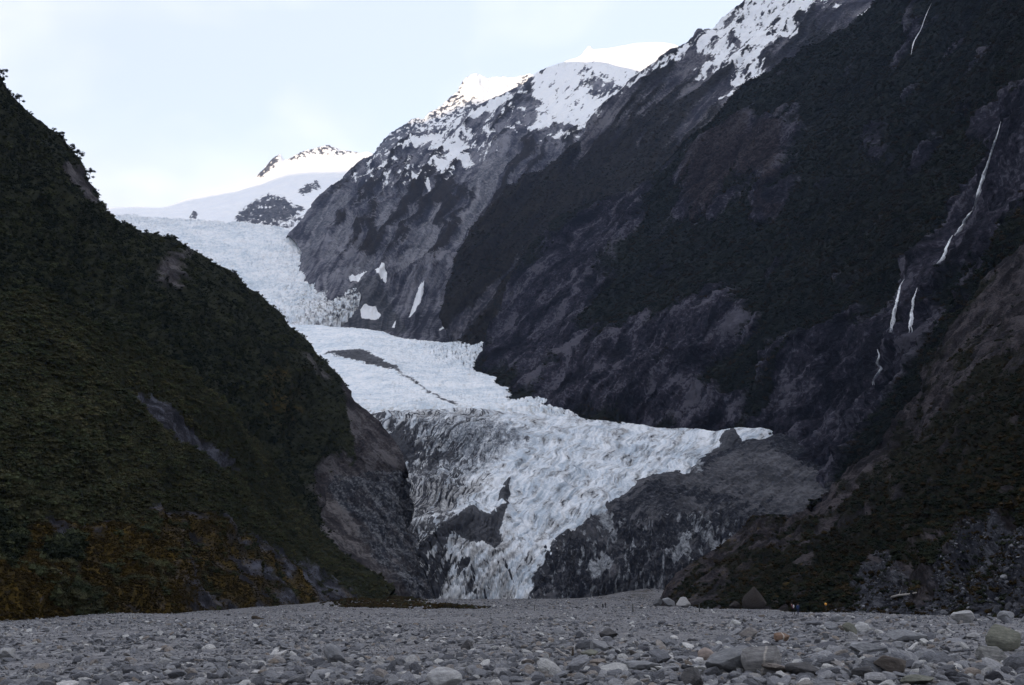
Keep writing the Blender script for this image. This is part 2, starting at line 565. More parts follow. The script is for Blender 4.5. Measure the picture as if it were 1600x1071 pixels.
# ------------------------------------------------------------------ A: far snowfield and its sunlit peak
def make_snowfield():
    rows = [
        [(40, 338, 8300), (150, 327, 8300), (200, 324, 8300), (262, 324, 8200), (290, 312, 8150), (320, 303, 8150), (350, 296, 8200), (385, 286, 8300),
         (402, 276, 8400), (415, 264, 8450), (428, 250, 8450), (438, 243, 8450), (446, 250, 8460), (470, 240, 8500), (490, 234, 8500), (512, 229, 8500), (535, 236, 8500), (560, 240, 8500), (572, 237, 8500), (600, 248, 8500), (700, 260, 8500)],
        [(40, 345, 7600), (200, 332, 7500), (290, 325, 7400), (350, 310, 7500), (410, 282, 7900), (450, 262, 8000), (500, 252, 8050), (560, 255, 8050), (700, 270, 8050)],
        [(40, 350, 6800), (200, 338, 6700), (290, 334, 6700), (350, 318, 6800), (410, 298, 7050), (450, 279, 7250), (500, 273, 7300), (560, 271, 7300), (700, 287, 7300)],
        [(40, 358, 5600), (200, 350, 5500), (300, 350, 5400), (370, 345, 5500), (420, 330, 5700), (470, 322, 5800), (520, 315, 5900), (600, 310, 6000), (700, 330, 6000)],
        [(40, 380, 4500), (200, 375, 4450), (300, 372, 4450), (370, 372, 4450), (420, 372, 4500), (470, 375, 4550), (520, 370, 4600), (600, 380, 4700), (700, 400, 4800)],
    ]
    G = loft(rows, 420, 170, back=(0, 900, -700))
    k = F / 6000.0
    px, py = px_of(G)
    N = normals(G)
    Q = G * k
    rockp = inside(px, py, [(362, 352), (374, 332), (392, 318), (420, 304), (428, 308), (444, 308), (455, 318), (478, 330), (464, 345), (444, 352), (425, 362)], 7)
    rockp = np.maximum(rockp, 0.92 * inside(px, py, [(462, 302), (480, 288), (496, 282), (502, 296), (486, 304), (475, 308)], 5))
    rockp = np.maximum(rockp, 0.95 * inside(px, py, [(425, 362), (470, 340), (505, 306), (535, 292), (500, 322), (470, 350), (450, 362)], 4) * 0.80)
    rockp = np.maximum(rockp, inside(px, py, [(290, 348), (298, 340), (303, 331), (306, 334), (310, 336), (307, 346)], 2))
    peak = inside(px, py, [(398, 280), (415, 262), (428, 248), (439, 240), (436, 255), (424, 268), (412, 279)], 3)
    crest_r = inside(px, py, [(446, 252), (470, 236), (512, 226), (560, 236), (560, 243), (525, 248), (490, 247), (460, 254)], 4)
    st = np.stack([Q[..., 0] * 1.0 + Q[..., 2] * 0.5, Q[..., 1] * 0.3, Q[..., 2] * 0.55], -1)
    nz = fbm(st / 9.0, 5, 0.6, seed=5)
    rock = rockp * (0.78 + 1.3 * nz) + peak * (0.7 + 1.2 * nz) + crest_r * (0.44 + 1.5 * nz)
    rough = np.clip(rockp + peak + crest_r, 0, 1)
    disp = (4.0 * fbm(Q / 40, 4, seed=8) + rough * 7.0 * fbm(st / 14, 5, 0.6, seed=9, ridged=True)) / k
    # broken ice of the neve near its lower lip
    lip = smooth(py, 300, 345) * (1 - rough)
    disp = disp + lip * 2.2 * fbm(Q / np.array([7, 7, 5.0]), 4, 0.6, seed=10, ridged=True) / k
    G = G + N * disp[..., None]
    mat = terrain_mat('neve', k, SNOW, [ROCK_GREY], bump=0.25, bump_px=2.0, rough=0.8, edge=0.08, jitter=0.7)
    o = grid_object('mountain', G, [rock], mat)
    tag(o, 'far snowfield with a sunlit rocky peak above the head of the glacier', None, None, 'structure')


make_snowfield()


# ------------------------------------------------------------------ B1: far ridge catching the sun
def make_far_ridge():
    rows = [
        [(540, 300, 6300), (560, 275, 6400), (578, 252, 6500), (592, 232, 6550), (606, 214, 6600), (622, 203, 6650), (640, 193, 6700), (650, 187, 6700), (660, 190, 6720), (672, 178, 6750), (690, 168, 6800), (704, 156, 6800), (715, 146, 6850),
         (722, 134, 6900), (731, 122, 6900), (741, 116, 6900), (750, 119, 6950), (762, 124, 7000), (775, 122, 7100), (790, 123, 7200), (806, 124, 7300), (830, 118, 7300), (900, 130, 7300)],
        [(545, 320, 5900), (580, 285, 5950), (620, 250, 6000), (660, 225, 6050), (700, 205, 6150), (740, 170, 6300), (770, 155, 6500), (820, 150, 6600), (900, 160, 6600)],
        [(550, 380, 5300), (590, 340, 5300), (640, 310, 5300), (690, 290, 5300), (730, 260, 5400), (770, 240, 5500), (820, 230, 5600), (860, 230, 5600), (900, 240, 5600)],
    ]
    G = loft(rows, 420, 150, back=(0, 600, -700))
    k = F / 6400.0
    px, py = px_of(G); N = normals(G); Q = G * k
    st = np.stack([Q[..., 0] * 0.9 + Q[..., 2] * 0.5, Q[..., 1] * 0.35, Q[..., 2] * 0.7 - 0.4 * Q[..., 0]], -1)
    nz = fbm(st / 8.0, 5, 0.6, seed=15)
    snow = 0.52 + 1.3 * nz + 0.5 * inside(px, py, [(722, 150), (738, 112), (760, 118), (812, 120), (800, 145), (770, 165), (742, 160)], 8) \
        - 0.28 * inside(px, py, [(575, 262), (600, 215), (640, 192), (650, 205), (610, 240)], 8)
    disp = (3.5 * fbm(Q / 30, 3, seed=18) + 5.0 * fbm(st / 13, 5, 0.62, seed=19, ridged=True)) / k
    G = G + N * disp[..., None]
    mat = terrain_mat('far_ridge_rock', k, ROCK_GREY, [SNOW], bump=0.5, bump_px=2.5, edge=0.07, jitter=0.4)
    o = grid_object('mountain', G, [snow], mat)
    tag(o, 'far rugged rock and snow ridge touched by low sun', None, None, 'structure')


make_far_ridge()


# ------------------------------------------------------------------ B0: far snow dome lit behind the nearer dome
def make_far_dome():
    rows = [
        [(700, 180, 8000), (800, 135, 8000), (840, 116, 8000), (870, 103, 8000), (895, 92, 8000), (908, 86, 7950), (914, 78, 7900), (921, 72, 7900), (928, 77, 7950), (945, 76, 7950), (975, 71, 7900), (1000, 67, 7850), (1025, 66, 7850), (1050, 69, 7850), (1075, 78, 7850), (1150, 110, 7850)],
        [(700, 200, 7000), (830, 140, 7000), (880, 112, 7000), (930, 95, 6950), (965, 88, 6900), (985, 84, 6700), (1010, 82, 6900), (1060, 88, 6900), (1150, 130, 6900)],
        [(700, 260, 6200), (830, 200, 6200), (880, 170, 6200), (930, 150, 6150), (965, 140, 6100), (985, 138, 6000), (1010, 140, 6100), (1060, 150, 6100), (1150, 200, 6100)],
    ]
    G = loft(rows, 260, 90, back=(0, 900, -500))
    k = F / 7200.0
    N = normals(G); Q = G * k
    G = G + N * (2.0 * fbm(Q / 45, 4, 0.4, seed=28) / k)[..., None]
    mat = terrain_mat('dome_snow', k, SNOW, [None], bump=0.15, bump_px=2)
    o = grid_object('mountain', G, [np.zeros(G.shape[:2])], mat)
    tag(o, 'smooth far snow dome lit warm by the low sun', None, None, 'structure')


make_far_dome()


# ------------------------------------------------------------------ B2: main mountain behind the glacier
def make_mid_mountain():
    rows = [
        [(452, 372, 3900), (472, 348, 4100), (500, 322, 4300), (540, 287, 4600), (560, 272, 4700), (578, 259, 4800), (605, 246, 4850), (635, 231, 4900), (655, 220, 4900), (674, 209, 4950), (700, 196, 5000), (725, 184, 5000), (745, 171, 5000), (765, 158, 5050), (790, 147, 5050), (816, 137, 5100), (831, 122, 5150), (845, 112, 5200), (863, 104, 5250), (880, 100, 5250), (902, 98, 5250), (925, 98, 5250), (949, 101, 5200), (975, 107, 5150), (1000, 114, 5100), (1060, 130, 5000), (1150, 150, 5000)],
        [(455, 375, 3800), (500, 345, 4000), (560, 308, 4250), (620, 280, 4450), (680, 256, 4600), (740, 232, 4650), (800, 200, 4650), (860, 165, 4700), (920, 150, 4750), (1000, 160, 4700), (1150, 190, 4600)],
        [(460, 380, 3700), (500, 365, 3800), (560, 350, 3850), (620, 335, 3900), (680, 315, 4000), (740, 290, 4050), (800, 262, 4050), (860, 240, 4100), (920, 225, 4100), (1000, 230, 4100), (1150, 250, 4000)],
        [(465, 386, 3600), (500, 395, 3450), (550, 410, 3300), (600, 415, 3300), (660, 410, 3300), (720, 390, 3350), (780, 370, 3400), (840, 350, 3450), (900, 330, 3500), (1000, 320, 3500), (1150, 330, 3400)],
        [(472, 395, 3500), (495, 412, 3250), (540, 440, 3000), (580, 470, 2800), (630, 490, 2750), (690, 500, 2700), (760, 500, 2700), (830, 490, 2700), (900, 480, 2700), (1000, 470, 2700), (1150, 470, 2700)],
        [(440, 520, 2800), (470, 524, 2700), (510, 530, 2550), (560, 540, 2450), (620, 552, 2350), (680, 562, 2250), (750, 575, 2150), (830, 575, 2100), (900, 575, 2100), (1000, 575, 2100), (1150, 575, 2100)],
    ]
    G = loft(rows, 440, 350, back=(0, 700, -700))
    k = F / 4000.0
    px, py = px_of(G); N = normals(G); Q = G * k
    a = np.radians(58)
    # gullies run down to the lower left
    s1 = (px * np.cos(a) + py * np.sin(a)); s2 = (-px * np.sin(a) + py * np.cos(a))
    wv = 16 * fbm(Q / 90, 3, seed=31)
    across = np.stack([(px * np.sin(a) + py * np.cos(a) + wv) / 36.0, (px * np.cos(a) - py * np.sin(a)) / 280.0, Q[..., 1] / 400], -1)
    gul = fbm(across, 5, 0.5, seed=33, ridged=True)
    gn = (gul - gul.mean()) / gul.std()
    nz = fbm(Q / 10.0, 5, 0.6, seed=35)
    steep = smooth(py, 520, 380)
    disp = (10 * fbm(Q / 110, 3, seed=36) + 28.0 * gul * (0.22 + 0.78 * smooth(py, 120, 280)) + 5.0 * fbm(Q / 14, 5, 0.62, seed=37, ridged=True)) / k
    dome = inside(px, py, [(816, 150), (831, 118), (863, 100), (902, 94), (960, 98), (1020, 115), (970, 160), (925, 190), (880, 190), (845, 200), (838, 165), (822, 165)], 14)
    disp = disp * (1 - 0.75 * dome)
    disp = disp * (0.12 + 0.88 * smooth(py - 0.10 * (px - 500), 515, 430)) * (0.2 + 0.8 * smooth(px + 0.25 * (400 - py), 475, 560))
    G = G + N * disp[..., None]
    # snow
    sn = 0.0
    sn = np.maximum(sn, 0.86 * inside(px, py, [(575, 264), (610, 246), (640, 231), (690, 204), (765, 161), (818, 139), (822, 147), (770, 178), (735, 196), (700, 216), (678, 232), (640, 245), (600, 262)], 7))
    sn = np.maximum(sn, 0.80 * inside(px, py, [(668, 232), (705, 212), (738, 200), (742, 225), (736, 245), (748, 258), (735, 272), (715, 268), (705, 285), (690, 288), (662, 278), (676, 262), (692, 262), (700, 250), (690, 240), (672, 242)], 7))
    sn = np.maximum(sn, 0.90 * inside(px, py, [(832, 145), (831, 118), (863, 98), (902, 90), (960, 94), (1030, 112), (1000, 130), (960, 165), (930, 190), (905, 218), (895, 205), (880, 200), (850, 215), (828, 222), (830, 205), (845, 180), (832, 178), (845, 165), (835, 155)], 6))
    sn = sn - 0.55 * inside(px, py, [(905, 120), (940, 118), (965, 140), (945, 160), (925, 145)], 10)
    sn = np.maximum(sn, 0.34 * inside(px, py, [(560, 300), (600, 258), (700, 205), (825, 140), (842, 205), (770, 260), (700, 305), (620, 312)], 14))
    sn = np.maximum(sn, 0.72 * inside(px, py, [(592, 272), (605, 262), (612, 258), (608, 276), (600, 278)], 3))
    sn = np.maximum(sn, 0.62 * inside(px, py, [(548, 296), (578, 268), (592, 272), (585, 285), (560, 298)], 5))
    sn = np.maximum(sn, 0.95 * inside(px, py, [(644, 286), (650, 286), (658, 302), (654, 306), (646, 300)], 2))
    sn = np.maximum(sn, 0.9 * inside(px, py, [(668, 308), (674, 297), (680, 310), (676, 314)], 2))
    sn = np.maximum(sn, 0.85 * inside(px, py, [(798, 218), (806, 208), (814, 218), (806, 216)], 2))
    sn = np.maximum(sn, 0.6 * inside(px, py, [(838, 240), (880, 210), (905, 215), (906, 228), (870, 235)], 5))
    snw = sn * (0.85 + 0.4 * 0) + 1.15 * fbm(np.stack([(px * .85 + py * .53) / 7, (py * .85 - px * .53) / 24, Q[..., 1] / 60], -1), 5, 0.66, seed=41) * smooth(sn, 0.02, 0.3)
    # small ice and snow remnants beside the glacier
    for poly in ([(638, 505), (648, 485), (655, 473), (664, 468), (661, 482), (657, 490), (647, 498)], [(564, 490), (572, 486), (586, 487), (594, 500), (585, 505), (566, 503)],
                 [(580, 450), (590, 446), (598, 456), (597, 466), (588, 462), (582, 458)], [(547, 449), (572, 443), (560, 451), (550, 454)],
                 [(532, 490), (546, 478), (549, 480), (538, 493)], [(526, 505), (545, 493), (546, 498), (532, 507)], [(686, 522), (697, 512), (695, 520)], [(612, 516), (618, 508), (616, 518)]):
        snw = np.maximum(snw, 1.2 * inside(px, py, poly, 2.0))
    # scrub on the lower ribs, pale scree in the gullies
    vg = 0.30 + 0.22 * smooth(py, 250, 330) * smooth(560 - py, 60, 150) + 0.22 * gn + 0.6 * fbm(across * np.array([1.5, 1.5, 1]), 4, 0.6, seed=44) - 0.55 * inside(px, py, [(470, 380), (560, 440), (680, 430), (760, 460), (760, 560), (560, 540), (480, 420)], 30)
    vg = vg * smooth(px, 470, 540)
    deb = inside(px, py, [(500, 505), (530, 478), (560, 452), (585, 460), (600, 475), (620, 500), (640, 525), (580, 520)], 8)
    scree = inside(px, py, [(760, 262), (800, 248), (818, 250), (800, 270), (770, 295), (742, 330), (735, 345), (735, 310)], 8) * 0.9
    bury = 1.2 * smooth(snw, 0.3, 0.5)
    mat = terrain_mat('mid_mountain', k, [(0.0, (0.030, 0.030, 0.040)), (0.45, (0.082, 0.082, 0.100)), (1.0, (0.21, 0.21, 0.235))], [SOIL_BROWN, SNOW, [(0.0, (0.07, 0.072, 0.085)), (0.5, (0.15, 0.152, 0.172)), (1.0, (0.27, 0.27, 0.29))], DEBRIS],
                      bump=1.0, bump_px=4.0, edge=0.06, jitter=0.75, streak=(110, 9))
    o = grid_object('mountain', G, [vg, snw, np.maximum(scree * (0.7 + 0.6 * nz), (0.30 - 0.24 * gn + 0.5 * fbm(across * np.array([1.9, 1.6, 1]), 4, 0.6, seed=46)) * smooth(py, 240, 320)) - bury, deb - bury], mat, flow=(across[..., 1] * 280, across[..., 0] * 36, G[..., 1] * k * .2))
    tag(o, 'high grey rock mountain with snow patches rising beside the icefall', None, None, 'structure')


make_mid_mountain()


# ------------------------------------------------------------------ C: brown spur with a snowy top
def make_spur():
    rows = [
        [(690, 560, 2250), (700, 470, 2400), (716, 412, 2500), (733, 373, 2600), (753, 334, 2700), (792, 295, 2800), (855, 263, 2950), (888, 238, 3000), (906, 226, 3050), (926, 188, 3150), (950, 160, 3200), (968, 144, 3250), (985, 124, 3300), (1010, 105, 3350), (1030, 92, 3400), (1053, 79, 3450), (1075, 70, 3450), (1086, 58, 3450), (1092, 48, 3450), (1097, 55, 3450), (1103, 46, 3450), (1108, 54, 3450), (1125, 42, 3450), (1140, 26, 3450), (1156, 14, 3450), (1172, -2, 3450), (1215, -40, 3450), (1300, -90, 3400), (1450, -160, 3300)],
        [(705, 565, 2200), (725, 470, 2350), (755, 400, 2500), (800, 345, 2650), (860, 300, 2800), (915, 258, 2950), (960, 215, 3050), (1000, 175, 3150), (1050, 140, 3250), (1100, 105, 3250), (1150, 70, 3250), (1200, 40, 3250), (1260, 0, 3250), (1350, -50, 3200), (1480, -120, 3100)],
        [(730, 570, 2150), (760, 490, 2280), (800, 430, 2400), (850, 380, 2520), (910, 335, 2650), (965, 290, 2750), (1010, 250, 2850), (1060, 215, 2900), (1110, 175, 2950), (1160, 140, 2950), (1210, 105, 2950), (1270, 70, 2950), (1330, 30, 2900), (1420, -30, 2850), (1550, -100, 2800)],
        [(780, 590, 2050), (820, 530, 2150), (870, 480, 2200), (930, 430, 2250), (990, 380, 2300), (1050, 330, 2350), (1100, 290, 2400), (1150, 250, 2450), (1200, 210, 2450), (1250, 170, 2450), (1310, 130, 2450), (1370, 90, 2400), (1430, 50, 2350), (1520, -10, 2300), (1650, -90, 2250)],
    ]
    G = loft(rows, 480, 260, back=(250, 500, -600))
    k = F / 2900.0
    px, py = px_of(G); N = normals(G); Q = G * k
    a = np.radians(50)
    wv = 15 * fbm(Q / 100, 3, seed=51)
    across = np.stack([(px * np.sin(a) + py * np.cos(a) + wv) / 40.0, (px * np.cos(a) - py * np.sin(a)) / 300.0, Q[..., 1] / 400], -1)
    gul = fbm(across, 5, 0.5, seed=53, ridged=True)
    gn = (gul - gul.mean()) / gul.std()
    disp = (9 * fbm(Q / 100, 3, seed=56) + 22 * gul + 4.0 * fbm(Q / 13, 5, 0.62, seed=57, ridged=True) - 8) / k
    G = G + N * disp[..., None]
    sn = 0.66 * inside(px, py, [(1172, -10), (1260, -10), (1300, 0), (1245, 30), (1250, 60), (1218, 72), (1195, 85), (1195, 112), (1165, 140), (1145, 132), (1150, 105), (1120, 118), (1078, 130), (1108, 92), (1085, 82), (1045, 100), (1000, 122), (962, 152), (900, 222), (905, 212), (950, 156), (1010, 104), (1060, 78), (1120, 44), (1150, 18)], 9)
    sn = np.maximum(sn, 0.6 * inside(px, py, [(1120, 158), (1150, 140), (1165, 146), (1150, 160)], 3))
    sn = np.maximum(sn, 0.52 * inside(px, py, [(1265, 22), (1300, 4), (1320, 10), (1300, 20)], 4))
    sn = np.maximum(sn, 0.50 * inside(px, py, [(1340, 28), (1355, 14), (1366, 18), (1352, 34)], 3))
    sn = sn + 1.25 * fbm(np.stack([(px * .8 + py * .6) / 9, (py * .8 - px * .6) / 24, Q[..., 1] / 60], -1), 5, 0.66, seed=61) * smooth(sn, 0.02, 0.3)
    vg = 0.50 + 0.42 * smooth(py - 0.25 * (px - 800), 150, 270) + 0.2 * gn + 0.6 * fbm(across * np.array([1.0, 1.8, 1]), 4, 0.6, seed=64)
    brown = 0.42 + 0.7 * smooth(py, 330, 150) * 0.6 + 0.5 * fbm(Q / 40, 3, seed=66)
    mat = terrain_mat('spur_rock', k, [(0.0, (0.024, 0.023, 0.030)), (0.5, (0.060, 0.058, 0.070)), (1.0, (0.16, 0.155, 0.17))],
                      [[(0.0, (0.012, 0.011, 0.010)), (1.0, (0.030, 0.026, 0.020))], SNOW, None], bump=1.0, bump_px=4.0, edge=0.07, jitter=0.8, streak=(110, 9))
    o = grid_object('mountain', G, [vg, snow_clip(sn), brown], mat, flow=(across[..., 1] * 300, across[..., 0] * 40, G[..., 1] * k * .2))
    tag(o, 'brown rock spur with patchy snow along its top behind the forested wall', None, None, 'structure')
    LAND['spur'] = (G, vg - 1.2 * np.clip(sn, 0, 1), px, py)


def snow_clip(s):
    return np.clip(s, 0, 1.5)


make_spur()


# ------------------------------------------------------------------ D: dark forested valley wall
WALL_ROCK = [
    ([(862, 380), (945, 318), (1020, 285), (1005, 340), (960, 410), (930, 470), (915, 540), (870, 635), (760, 575), (790, 500), (815, 430)], 0.80),
    ([(1085, 250), (1180, 190), (1250, 180), (1240, 230), (1222, 300), (1212, 365), (1185, 335), (1200, 290), (1150, 285), (1140, 330), (1100, 350), (1060, 300)], 0.66),
    ([(770, 580), (880, 545), (1000, 505), (1090, 470), (1170, 465), (1180, 505), (1110, 560), (1150, 620), (1210, 680), (1000, 690), (860, 660)], 0.72),
    ([(1548, 190), (1572, 165), (1640, 120), (1640, 330), (1580, 360), (1545, 410), (1500, 470), (1455, 540), (1420, 610), (1350, 680), (1270, 680), (1285, 610), (1320, 555), (1375, 490), (1420, 425), (1470, 380), (1500, 320), (1525, 250)], 0.86),
    ([(1210, 560), (1300, 520), (1380, 500), (1360, 640), (1300, 700), (1230, 690)], 0.62),
    ([(1200, 660), (1330, 600), (1360, 680), (1330, 780), (1240, 770), (1200, 700)], 0.85),
    ([(1412, 95), (1424, 60), (1440, 20), (1462, -10), (1462, 20), (1440, 62), (1425, 95)], 0.75),
    ([(1370, 235), (1378, 212), (1388, 208), (1380, 232)], 0.7),
    ([(1395, 135), (1410, 110), (1420, 100), (1415, 130)], 0.7),
    ([(1085, 330), (1120, 300), (1135, 320), (1100, 345)], 0.7),
]


def make_wall():
    rows = [
        [(745, 640, 1750), (757, 590, 1850), (762, 556, 1950), (775, 522, 2000), (792, 495, 2050), (808, 458, 2100), (818, 425, 2120), (832, 393, 2150), (862, 372, 2180), (872, 350, 2200), (900, 339, 2180), (922, 326, 2170), (944, 312, 2150), (979, 302, 2130), (1014, 280, 2120), (1045, 246, 2100), (1075, 211, 2080), (1115, 188, 2050), (1146, 162, 2020), (1172, 136, 2000), (1207, 122, 1970), (1238, 103, 1940), (1282, 79, 1900), (1321, 57, 1870), (1361, 26, 1830), (1382, -2, 1800), (1500, -90, 1700), (1700, -250, 1550), (1900, -420, 1400)],
        [(748, 645, 1700), (765, 600, 1760), (790, 560, 1830), (820, 515, 1880), (860, 470, 1900), (910, 425, 1900), (970, 390, 1880), (1030, 350, 1860), (1090, 305, 1820), (1150, 265, 1780), (1215, 225, 1720), (1290, 180, 1660), (1370, 130, 1580), (1460, 60, 1480), (1580, -60, 1350), (1750, -220, 1200), (1950, -380, 1100)],
        [(752, 650, 1650), (775, 610, 1680), (810, 580, 1700), (850, 555, 1680), (900, 525, 1650), (960, 495, 1620), (1030, 460, 1580), (1100, 425, 1540), (1170, 390, 1480), (1240, 350, 1420), (1320, 305, 1350), (1410, 245, 1260), (1510, 165, 1150), (1620, 50, 1050), (1780, -110, 950), (1980, -280, 880)],
        [(758, 652, 1580), (785, 625, 1560), (825, 612, 1500), (870, 610, 1440), (930, 600, 1400), (1000, 585, 1370), (1070, 570, 1330), (1140, 550, 1280), (1210, 520, 1220), (1290, 480, 1150), (1370, 430, 1080), (1450, 370, 1000), (1540, 290, 920), (1650, 180, 840), (1800, 30, 770), (2000, -140, 720)],
        [(765, 660, 1500), (800, 655, 1420), (850, 660, 1350), (910, 675, 1280), (980, 690, 1240), (1060, 700, 1210), (1140, 705, 1170), (1210, 705, 1120), (1270, 690, 1050), (1330, 650, 980), (1390, 590, 900), (1460, 510, 830), (1550, 430, 770), (1660, 330, 720), (1800, 200, 680), (2000, 50, 650)],
        [(775, 690, 1400), (810, 700, 1320), (860, 720, 1250), (920, 740, 1180), (990, 760, 1130), (1070, 780, 1090), (1150, 800, 1050), (1230, 800, 1000), (1300, 780, 950), (1360, 740, 880), (1420, 680, 820), (1490, 610, 760), (1580, 530, 700), (1680, 440, 660), (1820, 330, 630), (2000, 200, 610)],
    ]
    G = loft(rows, 580, 410, back=(350, 450, -400))
    k = F / 1500.0
    px, py = px_of(G); N = normals(G); Q = G * k
    a = np.radians(48)
    wv = 20 * fbm(Q / 130, 3, seed=71)
    al = (px * np.cos(a) - py * np.sin(a)); ac = (px * np.sin(a) + py * np.cos(a) + wv)
    across = np.stack([ac / 58.0, al / 420.0, Q[..., 1] / 420], -1)
    gul = fbm(across, 5, 0.55, seed=73, ridged=True)
    strata = fbm(np.stack([ac / 12.0, al / 110.0, Q[..., 1] / 110], -1), 4, 0.6, seed=75, ridged=True)
    rk = np.zeros(px.shape)
    jx = px + 60 * fbm(across * np.array([1.5, 2, 1]), 4, 0.6, seed=76); jy = py - 60 * fbm(across * np.array([1.5, 2, 1]), 4, 0.6, seed=77)
    for poly, v in WALL_ROCK:
        rk = np.maximum(rk, v * inside(jx, jy, poly, 22))
    nzr = fbm(np.stack([ac / 26.0, al / 110.0, Q[..., 1] / 110], -1), 5, 0.62, seed=79)
    gn = (gul - gul.mean()) / gul.std()
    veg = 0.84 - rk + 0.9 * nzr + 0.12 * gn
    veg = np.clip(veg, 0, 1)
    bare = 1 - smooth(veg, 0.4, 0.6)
    disp = (15 * fbm(Q / 150, 3, seed=80) + 34 * (gul - 0.25) + 4 * fbm(Q / 45, 4, 0.6, seed=83, ridged=True) + bare * (11.0 * strata + 7.0 * fbm(Q / 18, 5, 0.62, seed=81, ridged=True)) + 2.0 * fbm(Q / 12, 3, seed=82)) / k
    gl = line_dist(px, py, [(1570, 170), (1520, 330), (1470, 410), (1410, 470), (1375, 600), (1300, 700)])
    disp = disp - 20 * np.exp(-(gl / 40) ** 2) / k
    G = G + N * disp[..., None]
    brown = inside(jx, jy, WALL_ROCK[1][0], 14) * 0.9 * (0.8 + 0.5 * nzr)
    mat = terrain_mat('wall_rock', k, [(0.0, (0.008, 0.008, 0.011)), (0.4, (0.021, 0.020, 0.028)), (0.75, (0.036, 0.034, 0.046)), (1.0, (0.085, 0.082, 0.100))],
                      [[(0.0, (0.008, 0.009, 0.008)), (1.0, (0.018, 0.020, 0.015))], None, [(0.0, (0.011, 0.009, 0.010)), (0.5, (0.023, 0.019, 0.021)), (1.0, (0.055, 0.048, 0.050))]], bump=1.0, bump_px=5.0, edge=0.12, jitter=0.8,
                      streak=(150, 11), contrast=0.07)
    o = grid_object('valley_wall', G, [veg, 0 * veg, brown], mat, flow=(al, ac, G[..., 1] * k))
    tag(o, 'tall dark valley wall of scrub and streaked rock beyond the glacier tongue', None, None, 'structure')
    LAND['wall'] = (G, veg, px, py)


make_wall()


